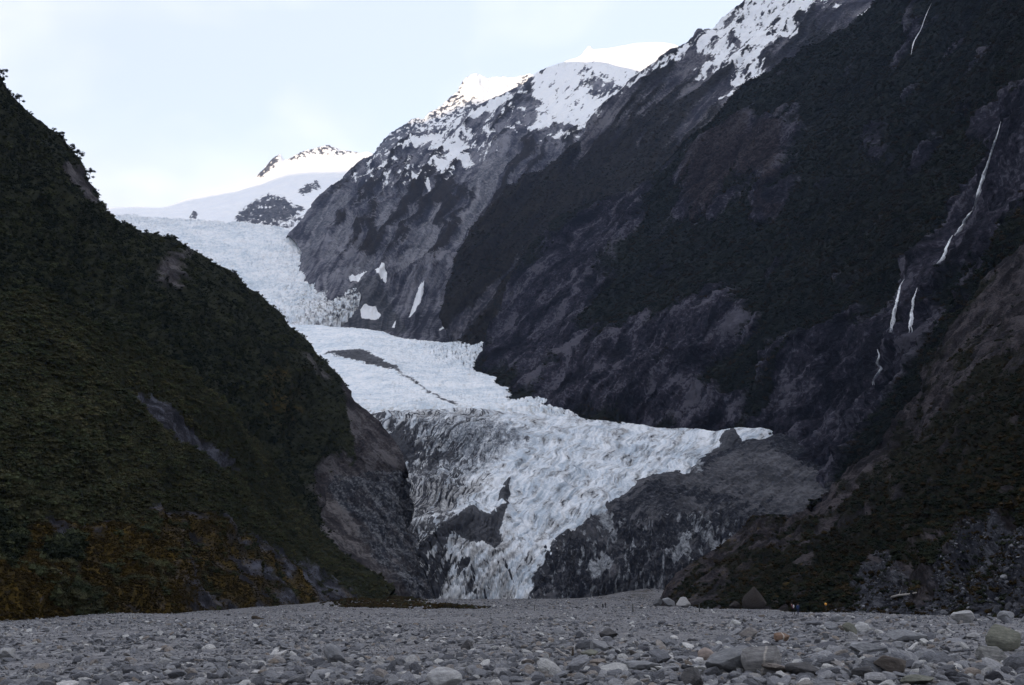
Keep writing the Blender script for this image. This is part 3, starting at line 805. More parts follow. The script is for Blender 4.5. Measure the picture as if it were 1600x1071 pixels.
# ------------------------------------------------------------------ E: near spur on the other bank
def make_near_slope():
    rows = [
        [(1028, 945, 470), (1040, 918, 470), (1055, 898, 475), (1090, 874, 480), (1122, 854, 490), (1160, 828, 500), (1185, 806, 510), (1212, 802, 515), (1240, 799, 520), (1262, 782, 535), (1295, 764, 550), (1320, 744, 560), (1342, 720, 570), (1370, 690, 580), (1400, 650, 590), (1422, 628, 600), (1440, 598, 610), (1452, 560, 615), (1470, 528, 620), (1490, 500, 630), (1512, 470, 635), (1560, 420, 645), (1605, 380, 650), (1720, 290, 660), (1900, 150, 670)],
        [(1035, 948, 455), (1060, 922, 455), (1100, 895, 455), (1150, 870, 460), (1200, 842, 465), (1250, 825, 470), (1300, 800, 480), (1345, 765, 490), (1385, 725, 500), (1425, 685, 505), (1460, 640, 510), (1495, 595, 515), (1540, 545, 520), (1600, 490, 520), (1720, 400, 520), (1900, 270, 520)],
        [(1045, 948, 440), (1080, 932, 430), (1130, 915, 420), (1185, 895, 410), (1240, 878, 400), (1290, 855, 395), (1340, 825, 395), (1385, 790, 395), (1425, 755, 395), (1465, 720, 395), (1510, 680, 395), (1560, 640, 390), (1640, 570, 380), (1760, 480, 375), (1900, 380, 370)],
        [(1060, 952, 420), (1110, 942, 390), (1160, 935, 360), (1215, 925, 330), (1270, 910, 310), (1320, 890, 300), (1370, 865, 290), (1420, 840, 285), (1470, 815, 280), (1520, 790, 275), (1570, 765, 265), (1640, 720, 250), (1760, 640, 240), (1900, 560, 235)],
        [(1075, 954, 400), (1130, 950, 350), (1180, 948, 310), (1235, 945, 270), (1290, 938, 240), (1340, 925, 225), (1390, 912, 210), (1440, 900, 200), (1490, 890, 190), (1540, 880, 180), (1600, 865, 165), (1680, 840, 150), (1780, 790, 140), (1900, 720, 135)],
        [(1090, 962, 380), (1140, 960, 330), (1190, 958, 290), (1240, 958, 245), (1295, 960, 205), (1345, 962, 180), (1400, 965, 165), (1450, 968, 152), (1500, 971, 140), (1550, 973, 132), (1610, 976, 122), (1690, 982, 110), (1780, 990, 100), (1900, 1000, 90)],
    ]
    G = loft(rows, 460, 330, back=(120, 120, -90), down=(-2, -3, -6))
    k = F / 380.0
    px, py = px_of(G); N = normals(G); Q = G * k
    a = np.radians(48)
    wv = 22 * fbm(Q / 90, 3, seed=91)
    al = (px * np.cos(a) - py * np.sin(a)); ac = (px * np.sin(a) + py * np.cos(a) + wv)
    ribs = fbm(np.stack([ac / 40.0, al / 260.0, Q[..., 1] / 260], -1), 4, 0.55, seed=93, ridged=True)
    rib2 = fbm(np.stack([ac / 14.0, al / 120.0, Q[..., 1] / 120], -1), 4, 0.6, seed=94, ridged=True)
    nz = fbm(Q / 40.0, 5, 0.6, seed=95)
    nz2 = fbm(np.stack([ac / 30.0, al / 75.0, Q[..., 1] / 90], -1), 4, 0.6, seed=96)
    veg = 0.45 + 1.25 * nz2
    jx = px + 50 * fbm(Q / 50, 4, 0.6, seed=102); jy = py + 50 * fbm(Q / 50, 4, 0.6, seed=103)
    veg = veg + 0.42 * inside(jx, jy, [(1255, 950), (1290, 870), (1330, 810), (1380, 740), (1430, 690), (1500, 640), (1600, 570), (1700, 520), (1900, 500), (1900, 800), (1600, 800), (1480, 850), (1400, 880), (1340, 935)], 26)
    veg = veg + 0.30 * inside(px, py, [(1130, 900), (1180, 850), (1240, 850), (1260, 900), (1200, 940), (1120, 945)], 14)
    veg = veg - 0.25 * inside(px, py, [(1240, 800), (1440, 600), (1490, 500), (1650, 340), (1650, 470), (1480, 600), (1400, 700), (1290, 800)], 20)
    jx = px + 55 * fbm(Q / 60, 5, 0.6, seed=104); jy = py + 40 * fbm(Q / 60, 5, 0.6, seed=105)
    scr = -0.12 + inside(jx, jy, [(1300, 960), (1345, 905), (1375, 868), (1410, 880), (1440, 905), (1480, 860), (1540, 835), (1640, 830), (1700, 880), (1900, 900), (1900, 1010), (1300, 975)], 10)
    scr = scr - 1.0 * np.clip(fbm(np.stack([ac / 60.0, al / 70.0, Q[..., 1] / 90], -1), 4, seed=97) + 0.05, 0, 1) - 0.6 * inside(px, py, [(1400, 940), (1430, 900), (1475, 860), (1500, 870), (1440, 930)], 9)
    veg = veg - 0.6 * smooth(scr, 0.35, 0.6)
    disp = (22 * fbm(Q / 170, 3, seed=98) + 34 * (ribs - 0.42) + 10 * (rib2 - 0.3) * smooth(py, 960, 860) + 8 * nz - 6) / k
    disp = disp * smooth(py, 975, 900) * (0.15 + 0.85 * smooth(px, 1050, 1230)) + (3 * fbm(Q / 9, 3, seed=99)) / k
    G = G + N * disp[..., None]
    moss = 0.17 + 0.9 * fbm(Q / 30.0, 4, 0.6, seed=100) - 0.25 * smooth(px, 1250, 1350)
    mat = terrain_mat('near_slope', k, [(0.0, (0.010, 0.009, 0.010)), (0.5, (0.024, 0.021, 0.023)), (1.0, (0.060, 0.053, 0.056))],
                      [[(0.0, (0.007, 0.007, 0.005)), (1.0, (0.019, 0.018, 0.011))], DEBRIS_DARK, MOSS], bump=0.9, bump_px=4.0, edge=0.12, jitter=0.8,
                      streak=(90, 12))
    o = grid_object('hillside', G, [veg, scr, np.clip(moss, 0, 0.62)], mat, flow=(al, ac, G[..., 1] * k))
    tag(o, 'near brown rock spur with dark scrub and a scree foot on the sunless bank', None, None, 'structure')
    LAND['near'] = (G, veg, px, py)
    LAND['scree'] = (G, scr, px, py)


make_near_slope()


# ------------------------------------------------------------------ F: green hill, and the fold in front of it
def make_green_hill():
    rows = [
        [(-420, -330, 600), (-250, -130, 590), (-100, 10, 580), (0, 112, 570), (14, 138, 572), (34, 158, 575), (60, 185, 580), (95, 213, 595), (108, 232, 600), (124, 250, 608), (136, 276, 612), (150, 298, 618), (154, 320, 622), (166, 330, 628), (190, 350, 640), (215, 362, 655), (240, 369, 670), (275, 378, 690), (290, 388, 700), (345, 418, 725), (395, 458, 755), (420, 474, 770), (437, 490, 780), (445, 505, 785), (480, 535, 790), (500, 560, 785), (520, 580, 780), (541, 606, 775), (552, 626, 770), (583, 650, 750), (608, 677, 735), (627, 708, 720), (637, 736, 708)],
        [(-420, 60, 430), (-200, 150, 440), (-50, 240, 450), (50, 310, 470), (120, 380, 490), (190, 430, 520), (260, 455, 570), (330, 490, 620), (390, 535, 660), (440, 580, 690), (485, 625, 710), (520, 665, 720), (555, 700, 715), (600, 725, 710), (638, 739, 711)],
        [(-420, 400, 300), (-200, 440, 320), (-50, 480, 340), (50, 520, 360), (130, 560, 390), (210, 590, 430), (290, 620, 490), (350, 655, 550), (400, 690, 600), (440, 715, 640), (475, 735, 670), (510, 745, 690), (550, 747, 700), (597, 744, 708), (638, 741, 713)],
        [(-420, 720, 190), (-200, 730, 210), (-50, 745, 230), (50, 765, 255), (130, 785, 290), (210, 800, 340), (290, 815, 400), (350, 825, 460), (400, 820, 520), (435, 805, 570), (460, 785, 620), (486, 770, 658), (525, 757, 690), (577, 751, 711), (638, 745, 716)],
        [(-420, 1010, 88), (-200, 990, 105), (0, 978, 138), (100, 970, 165), (200, 964, 205), (300, 960, 255), (400, 956, 330), (500, 948, 425), (560, 943, 500), (618, 934, 560), (590, 905, 595), (522, 858, 640), (498, 812, 662), (530, 772, 695), (580, 757, 714), (638, 747, 718)],
    ]
    G = loft(rows, 380, 290, back=(-160, 260, -120))
    k = F / 520.0
    px, py = px_of(G); N = normals(G); Q = G * k
    disp = (20 * fbm(Q / 170, 3, seed=111) + 9 * fbm(Q / 50, 4, 0.55, seed=112) + 5 * fbm(np.stack([(px + py) / 40, (py - px) / 12, Q[..., 1] / 60], -1), 4, 0.6, seed=113, ridged=True)) / k
    vv = np.linspace(0, 1, G.shape[0])[:, None] + 0 * px
    disp = disp + 34 * (fbm(np.stack([(px + 0.9 * py) / 120, (py - 0.9 * px) / 300, Q[..., 1] / 400], -1), 4, 0.5, seed=116, ridged=True) - 0.3) * smooth(vv, 0.09, 0.35) / k
    disp = disp * smooth(py, 975, 920) * (1 - 0.4 * smooth(px, 560, 620)) * (1 - smooth(px, 480, 560) * smooth(py, 722, 742))
    G = G + N * disp[..., None]
    nz = fbm(Q / 30.0, 5, 0.6, seed=114); nz2 = fbm(Q / 70.0, 3, 0.6, seed=115)
    jx = px + 10 * nz; jy = py + 10 * nz2
    rk = 0.0
    for poly, v, s in (([(552, 622), (583, 648), (612, 680), (650, 740), (640, 760), (545, 752), (560, 720), (555, 680), (540, 640), (535, 600)], 1.1, 8),
                       ([(90, 262), (110, 250), (126, 262), (146, 296), (156, 322), (140, 318), (115, 300), (98, 285)], 0.75, 8),
                       ([(232, 425), (260, 395), (300, 392), (305, 402), (285, 412), (290, 440), (275, 460), (245, 462), (232, 448)], 0.50, 12),
                       ([(470, 770), (490, 720), (540, 700), (560, 740), (540, 775), (520, 820), (490, 800)], 0.55, 12),
                       ([(440, 545), (480, 560), (530, 600), (500, 600), (470, 580)], 0.42, 10)):
        rk = np.maximum(rk, v * inside(jx, jy, poly, s))
    veg = np.clip(0.86 - rk + 0.42 * nz, 0, 1)
    moss = 0.18 + 0.6 * nz + 0.3 * inside(px, py, [(380, 600), (440, 560), (480, 640), (420, 690)], 25)
    mat = terrain_mat('green_hill', k, [(0.0, (0.020, 0.018, 0.020)), (0.5, (0.046, 0.042, 0.045)), (1.0, (0.10, 0.094, 0.098))], [SOIL_GREEN, None, MOSS], bump=0.8, bump_px=4, edge=0.1, jitter=0.5,
                      streak=(50, 12))
    ang = np.radians(-45)
    o = grid_object('hill', G, [veg, 0 * veg, np.clip(moss, 0, 0.6)], mat, flow=(px * np.cos(ang) - py * np.sin(ang), px * np.sin(ang) + py * np.cos(ang), G[..., 1] * k * .3))
    tag(o, 'steep hill covered in green scrub, its rounded shoulder cutting across the glacier', None, None, 'structure')
    LAND['hill'] = (G, veg, px, py)


make_green_hill()


def make_front_fold():
    rows = [
        [(-420, 420, 230), (-200, 450, 250), (-60, 478, 268), (0, 472, 280), (25, 458, 286), (47, 453, 290), (78, 461, 298), (106, 481, 306), (140, 497, 316), (165, 505, 325), (192, 515, 335), (223, 533, 348), (275, 570, 372), (330, 612, 405), (375, 658, 440), (415, 705, 475), (450, 755, 505), (485, 805, 530), (530, 858, 545), (580, 895, 550), (616, 926, 545)],
        [(-420, 600, 180), (-200, 610, 200), (-50, 615, 218), (50, 625, 238), (130, 645, 260), (200, 672, 285), (270, 705, 318), (330, 738, 355), (380, 772, 395), (425, 808, 435), (465, 842, 470), (510, 876, 500), (560, 905, 520), (612, 930, 530)],
        [(-420, 780, 138), (-200, 780, 155), (-50, 782, 172), (50, 788, 190), (130, 798, 212), (200, 810, 238), (270, 826, 272), (330, 842, 310), (380, 858, 350), (425, 872, 390), (465, 888, 430), (510, 905, 465), (560, 920, 495), (608, 933, 518)],
        [(-420, 920, 105), (-200, 905, 122), (-50, 898, 142), (50, 895, 158), (130, 895, 178), (200, 898, 204), (270, 902, 238), (330, 908, 275), (380, 913, 315), (425, 918, 355), (465, 922, 395), (510, 928, 435), (560, 933, 475), (604, 937, 508)],
        [(-420, 1005, 84), (-200, 985, 100), (-50, 976, 118), (30, 971, 130), (110, 967, 146), (190, 963, 170), (270, 959, 205), (330, 957, 245), (380, 955, 285), (425, 953, 325), (465, 951, 365), (510, 948, 410), (555, 945, 460), (600, 941, 500)],
    ]
    G = loft(rows, 340, 250, back=(-50, 80, -40), down=(1, -3, -8))
    k = F / 260.0
    px, py = px_of(G); N = normals(G); Q = G * k
    gl = line_dist(px, py, [(180, 560), (235, 615), (275, 660), (330, 700), (380, 740), (450, 800)])
    disp = (22 * fbm(Q / 200, 3, seed=121) + 10 * fbm(Q / 60, 4, 0.55, seed=122) + 3 * fbm(Q / 16, 4, 0.6, seed=123, ridged=True) - 22 * np.exp(-(gl / 30) ** 2)) / k
    vv = np.linspace(0, 1, G.shape[0])[:, None] + 0 * px
    disp = disp + 34 * (fbm(np.stack([(px + 0.9 * py) / 110, (py - 0.9 * px) / 260, Q[..., 1] / 400], -1), 4, 0.5, seed=127, ridged=True) - 0.3) * smooth(vv, 0.09, 0.3) / k
    disp = disp * smooth(py, 975, 915)
    G = G + N * disp[..., None]
    nz = fbm(Q / 38.0, 5, 0.6, seed=124); nz2 = fbm(Q / 90.0, 3, 0.6, seed=125)
    a = np.radians(-38)
    al = (px * np.cos(a) - py * np.sin(a)); ac = (px * np.sin(a) + py * np.cos(a))
    st = fbm(np.stack([ac / 22.0, al / 110.0, Q[..., 1] / 400], -1), 4, 0.6, seed=126)
    jx = px + 14 * nz; jy = py + 12 * nz2
    low = inside(jx, jy, [(-60, 835), (60, 830), (150, 822), (210, 800), (280, 796), (340, 815), (400, 845), (470, 885), (540, 925), (580, 960), (-100, 1000)], 14)
    bare = inside(jx, jy, [(225, 600), (250, 620), (290, 650), (340, 690), (380, 735), (350, 720), (300, 700), (255, 660), (235, 635)], 7)
    veg = 0.92 + 0.35 * nz - 0.74 * low - 0.9 * bare + 1.7 * low * np.clip(nz2, -0.2, 1)
    moss = low * (0.66 + 1.1 * st) + 0.1 * nz + 0.35 * inside(jx, jy, [(205, 590), (230, 570), (260, 590), (250, 640)], 10)
    moss = moss - 0.25 * smooth(px, 330, 520)
    mat = terrain_mat('front_fold', k, [(0.0, (0.014, 0.014, 0.018)), (0.5, (0.028, 0.028, 0.034)), (1.0, (0.080, 0.084, 0.105))], [SOIL_GREEN, None, MOSS], bump=0.8, bump_px=4, edge=0.12, jitter=0.6,
                      streak=(60, 12))
    o = grid_object('hillside', G, [np.clip(veg, 0, 1), 0 * veg, np.clip(moss, 0, 0.9)], mat, flow=(al, ac, G[..., 1] * k * .3))
    tag(o, 'lower fold of the green hill with rusty moss along its foot above the gravel', None, None, 'structure')
    LAND['fold'] = (G, veg, px, py)
    LAND['moss'] = (G, moss, px, py)


make_front_fold()


# ------------------------------------------------------------------ T: rubble chute between hill and ice
BLUE_RUBBLE = [(0.0, (0.014, 0.015, 0.020)), (0.5, (0.040, 0.043, 0.051)), (1.0, (0.15, 0.155, 0.165))]


def make_talus():
    rows = [
        [(455, 728, 690), (500, 736, 698), (540, 741, 704), (585, 741, 709), (630, 739, 714), (642, 795, 785)],
        [(462, 785, 650), (500, 782, 662), (540, 777, 674), (576, 772, 686), (612, 768, 698), (632, 830, 765)],
        [(480, 840, 618), (520, 838, 632), (560, 836, 648), (595, 836, 664), (630, 840, 682), (650, 890, 740)],
        [(530, 890, 588), (560, 888, 604), (595, 890, 624), (625, 895, 645), (650, 903, 668), (670, 935, 722)],
        [(570, 948, 552), (600, 945, 572), (625, 945, 596), (645, 946, 620), (660, 948, 650), (676, 958, 705)],
    ]
    G = loft(rows, 180, 170, down=(0, -5, -12))
    k = F / 680.0
    px, py = px_of(G); N = normals(G); Q = G * k
    lump = fbm(Q / 18, 5, 0.6, seed=133, ridged=True)
    left = smooth(512 + (py - 770) * 0.70 - px + 14 * fbm(Q / 25, 4, seed=135), -10, 10)
    disp = (10 * fbm(Q / 50, 4, seed=131) + (1 - left) * 9 * lump + left * 2.0 * fbm(Q / 8, 3, seed=132)) / k
    G = G + N * disp[..., None]
    dirt = (1 - left) * (0.7 + 1.0 * fbm(Q / 30, 4, 0.6, seed=134))
    mat = terrain_mat('talus', k, [(0.0, (0.022, 0.020, 0.022)), (0.5, (0.048, 0.044, 0.046)), (1.0, (0.125, 0.117, 0.118))],
                      [BLUE_RUBBLE, None, None], bump=0.8, bump_px=4, edge=0.25, jitter=0.6, streak=(90, 16))
    o = grid_object('talus_slope', G, [dirt], mat, flow=((px + py), (py - px) + 14 * fbm(Q / 40, 3, seed=136), Q[..., 1] * 0.2))
    tag(o, 'grey rubble chute between the green hill and the dirty edge of the ice', None, None, 'structure')


make_talus()


# ------------------------------------------------------------------ unseen range added behind the camera to keep the low sun off the valley
def make_added_shade_range():
    tx, ty = math.sin(SUN_AZ), math.cos(SUN_AZ)
    n = 160
    t = np.linspace(-19000, 16000, n)
    prof = np.array([[0.0, 1.0], [900, 0.80], [2200, 0.50], [4500, 0.18], [6500, -0.01]])
    prof = np.concatenate([np.stack([-prof[::-1][:-1, 0], prof[::-1][:-1, 1]], -1), prof])
    D, H = 14000.0, SHADE_H + 14000.0 * math.tan(SUN_EL)
    G = np.zeros((len(prof), n, 3))
    for i, (off, hh) in enumerate(prof):
        G[i, :, 0] = (D + off) * tx - t * ty
        G[i, :, 1] = (D + off) * ty + t * tx
        G[i, :, 2] = hh * H
    G = np.stack([pchip(np.arange(len(prof)), G[:, :, c], np.linspace(0, len(prof) - 1, 60)) for c in range(3)], -1)
    hn = G[..., 2] / H
    G[..., 2] += 420 * fbm(G / 2600, 5, 0.5, seed=301, ridged=True) * smooth(hn, 0, 0.3) * (1 - 0.75 * smooth(hn, 0.8, 1.0)) + 40 * fbm(G / 900, 4, seed=302)
    o = grid_object('mountain', G, [0.5 + 0.5 * fbm(G / 900, 4, seed=303), smooth(G[..., 2], 2200, 3200)], terrain_mat('shade_range_rock', 0.1, ROCK_DARK, [SOIL_GREEN, SNOW], bump=0))
    tag(o, 'unseen range added behind the camera to block the low sun', None, None, 'structure')


make_added_shade_range()

# ------------------------------------------------------------------ the glacier
glacier = bpy.data.objects.new('glacier', None)
COL.objects.link(glacier)
tag(glacier, 'white glacier spilling down the valley from the icefall to its dirty snout', 'glacier')


def ice_mat(name, k, dirt, dark, grey, blue=0.5, bump=0.7):
    return terrain_mat(name, k, ICE_CLEAN, [dirt, dark, grey], bump=bump, bump_px=3.0, rough=0.6, edge=0.16, jitter=0.8, spec=0.15)


DIRTY_ICE = [(0.0, (0.13, 0.133, 0.135)), (0.5, (0.27, 0.275, 0.278)), (1.0, (0.46, 0.465, 0.465))]
BLUE_DIRT = [(0.0, (0.045, 0.052, 0.064)), (0.5, (0.17, 0.19, 0.215)), (1.0, (0.46, 0.485, 0.51))]


def cracks(U, V, w, seed):
    f1, f2, cid = worley(U, V, seed)
    return np.exp(-((f2 - f1) / w) ** 2), cid


def make_icefall():
    rows = [
        [(60, 352, 4400), (120, 343, 4400), (190, 338, 4400), (250, 342, 4380), (300, 346, 4350), (365, 349, 4300), (405, 352, 4250), (440, 358, 4150), (462, 368, 4000), (480, 395, 3700)],
        [(60, 380, 3900), (150, 372, 3900), (220, 368, 3900), (290, 372, 3850), (350, 375, 3800), (400, 380, 3750), (440, 388, 3680), (470, 396, 3600), (498, 412, 3400)],
        [(60, 430, 3400), (150, 425, 3400), (240, 422, 3400), (320, 422, 3350), (380, 425, 3300), (430, 430, 3230), (475, 432, 3180), (510, 430, 3150), (545, 442, 3050)],
        [(60, 480, 2950), (180, 476, 2950), (280, 474, 2950), (360, 474, 2900), (420, 474, 2880), (465, 472, 2850), (505, 470, 2830), (540, 462, 2830), (563, 455, 2850)],
        [(60, 530, 2600), (200, 525, 2600), (300, 522, 2600), (380, 520, 2600), (430, 520, 2600), (465, 520, 2590), (495, 515, 2580), (525, 503, 2600), (560, 480, 2680)],
    ]
    G = loft(rows, 480, 300, down=(0, -40, -120))
    k = F / 3300.0
    px, py = px_of(G); N = normals(G); Q = G * k
    wu = px + 3 * fbm(Q / 12, 3, seed=201) * 2; wv = py + 3 * fbm(Q / 12, 3, seed=202) * 2
    f1, f2, cid = worley(wu / 8.5, wv / 5.5, 3)
    f1b, f2b, cidb = worley(wu / 3.6, wv / 2.8, 5)
    edge = smooth(f2 - f1, 0.0, 0.35)
    crag = smooth(px, 380, 520)
    crag = np.clip(crag + smooth(py, 372, 345), 0, 1)
    disp = ((1.2 + 1.6 * crag) * (edge * (0.4 + 0.8 * cid)) + 0.8 * (cidb + smooth(f2b - f1b, 0, 0.4)) + 7 * fbm(Q / 40, 4, 0.5, seed=203) + 1.6 * fbm(Q / 9, 4, 0.6, seed=204, ridged=True)) / k
    ck, _ = cracks(wu / 9.0, wv / 5.0, 0.10, 31)
    disp = disp - (1.5 + 2.5 * crag) * ck / k
    G = G + N * disp[..., None]
    nz = fbm(Q / 7, 5, 0.65, seed=205)
    dirt = 0.12 + 0.30 * smooth(px + 0.4 * (py - 420), 430, 545) + 1.0 * nz
    dark = -0.05 + 0.48 * smooth(px + 0.5 * (py - 430), 420, 560) + 1.0 * fbm(Q / 5, 4, 0.65, seed=206)
    o = grid_object('icefall', G, [dirt, dark], ice_mat('icefall_ice', k, [(0, (0.36, 0.36, 0.35)), (1, (0.55, 0.55, 0.53))], DEBRIS, None), parent=glacier)
    tag(o, 'steep broken white icefall')


make_icefall()


def make_mid_tongue():
    rows = [
        [(380, 506, 2560), (450, 508, 2530), (500, 510, 2500), (540, 512, 2470), (580, 516, 2430), (620, 526, 2370), (655, 534, 2300), (690, 536, 2260), (725, 535, 2230), (752, 534, 2200), (762, 544, 2150)],
        [(380, 540, 2200), (450, 540, 2180), (500, 540, 2150), (545, 540, 2120), (590, 546, 2080), (630, 555, 2030), (665, 565, 1970), (700, 570, 1930), (730, 572, 1900), (752, 576, 1880), (790, 586, 1820)],
        [(380, 572, 1900), (450, 572, 1890), (505, 572, 1860), (555, 574, 1830), (605, 578, 1790), (650, 585, 1740), (690, 592, 1690), (725, 598, 1650), (760, 602, 1620), (795, 606, 1590), (830, 612, 1540)],
        [(400, 612, 1580), (460, 612, 1570), (520, 612, 1550), (575, 612, 1530), (625, 614, 1500), (670, 618, 1470), (712, 622, 1440), (750, 626, 1420), (785, 630, 1400), (820, 634, 1380), (862, 638, 1340)],
        [(430, 655, 1280), (490, 655, 1280), (545, 655, 1270), (600, 652, 1265), (645, 650, 1265), (690, 650, 1270), (735, 651, 1275), (780, 652, 1280), (820, 653, 1285), (860, 655, 1285), (905, 660, 1270)],
    ]
    G = loft(rows, 420, 230, back=(0, 60, -90), down=(0, -30, -60))
    k = F / 1850.0
    px, py = px_of(G); N = normals(G); Q = G * k
    wu = px + 8 * fbm(Q / 22, 3, seed=211); wv = py + 5 * fbm(Q / 18, 3, seed=212)
    f1, f2, cid = worley(wu / 6.5 , wv / 8.0, 13)
    serac = smooth(px - (py - 540) * 1.15, 690, 760) + inside(px, py, [(640, 535), (765, 532), (762, 580), (700, 575)], 12)
    serac = np.clip(serac, 0, 1)
    crev = fbm(np.stack([(px + 0.25 * py) / 5.0, (py) / 22.0, Q[..., 1] / 200], -1), 4, 0.6, seed=213, ridged=True)
    disp = (1.0 * fbm(Q / 7, 4, 0.6, seed=214, ridged=True) + 1.4 * crev * smooth(fbm(Q / 40, 3, seed=219), -0.1, 0.25) + 3 * fbm(np.stack([px / 60, py / 14, Q[..., 1] / 300], -1), 3, seed=209) + serac * (2.2 * cid * smooth(f2 - f1, 0, 0.3) + 2) + 6 * fbm(Q / 60, 3, seed=215)
            + 5 * np.exp(-(line_dist(px, py, [(515, 556), (550, 552), (590, 560), (620, 576)]) / 9) ** 2)) / k
    ck, _ = cracks(wu / 7.0, wv / 12.0, 0.10, 33)
    disp = disp - (1.0 + 2.5 * serac) * ck / k
    G = G + N * disp[..., None]
    nz = fbm(np.stack([(px + .3 * py) / 9, py / 5, Q[..., 1] / 60], -1), 5, 0.65, seed=216)
    dirt = 0.14 + 0.85 * nz + 0.22 * smooth(py, 610, 650)
    jx = px + 3 * nz; jy = py + 4 * fbm(Q / 8, 3, seed=217)
    dark = 1.2 * inside(jx, jy, [(505, 557), (520, 553), (535, 553), (548, 551), (562, 549), (575, 554), (590, 563), (602, 570), (620, 574), (622, 579), (600, 576), (575, 568), (550, 562), (525, 559)], 2.0)
    ml = line_dist(jx, jy, [(600, 570), (622, 582), (650, 597), (668, 612), (690, 624), (715, 630)])
    dark = np.maximum(dark, (0.95 - ml / 5.0) * (0.75 + 0.6 * nz))
    dark = np.maximum(dark, -0.02 + 0.3 * serac + 1.0 * fbm(np.stack([px / 3.0, py / 9, Q[..., 1] / 60], -1), 4, 0.65, seed=218))
    dark = np.maximum(dark, smooth(px, 660, 560) * smooth(py, 615, 650) * (0.42 + 0.8 * nz))
    o = grid_object('glacier_tongue', G, [dirt, dark], ice_mat('tongue_ice', k, [(0, (0.40, 0.40, 0.385)), (1, (0.58, 0.58, 0.56))], DEBRIS_DARK, None), parent=glacier)
    tag(o, 'crevassed middle tongue with a dark rubble streak')


make_mid_tongue()


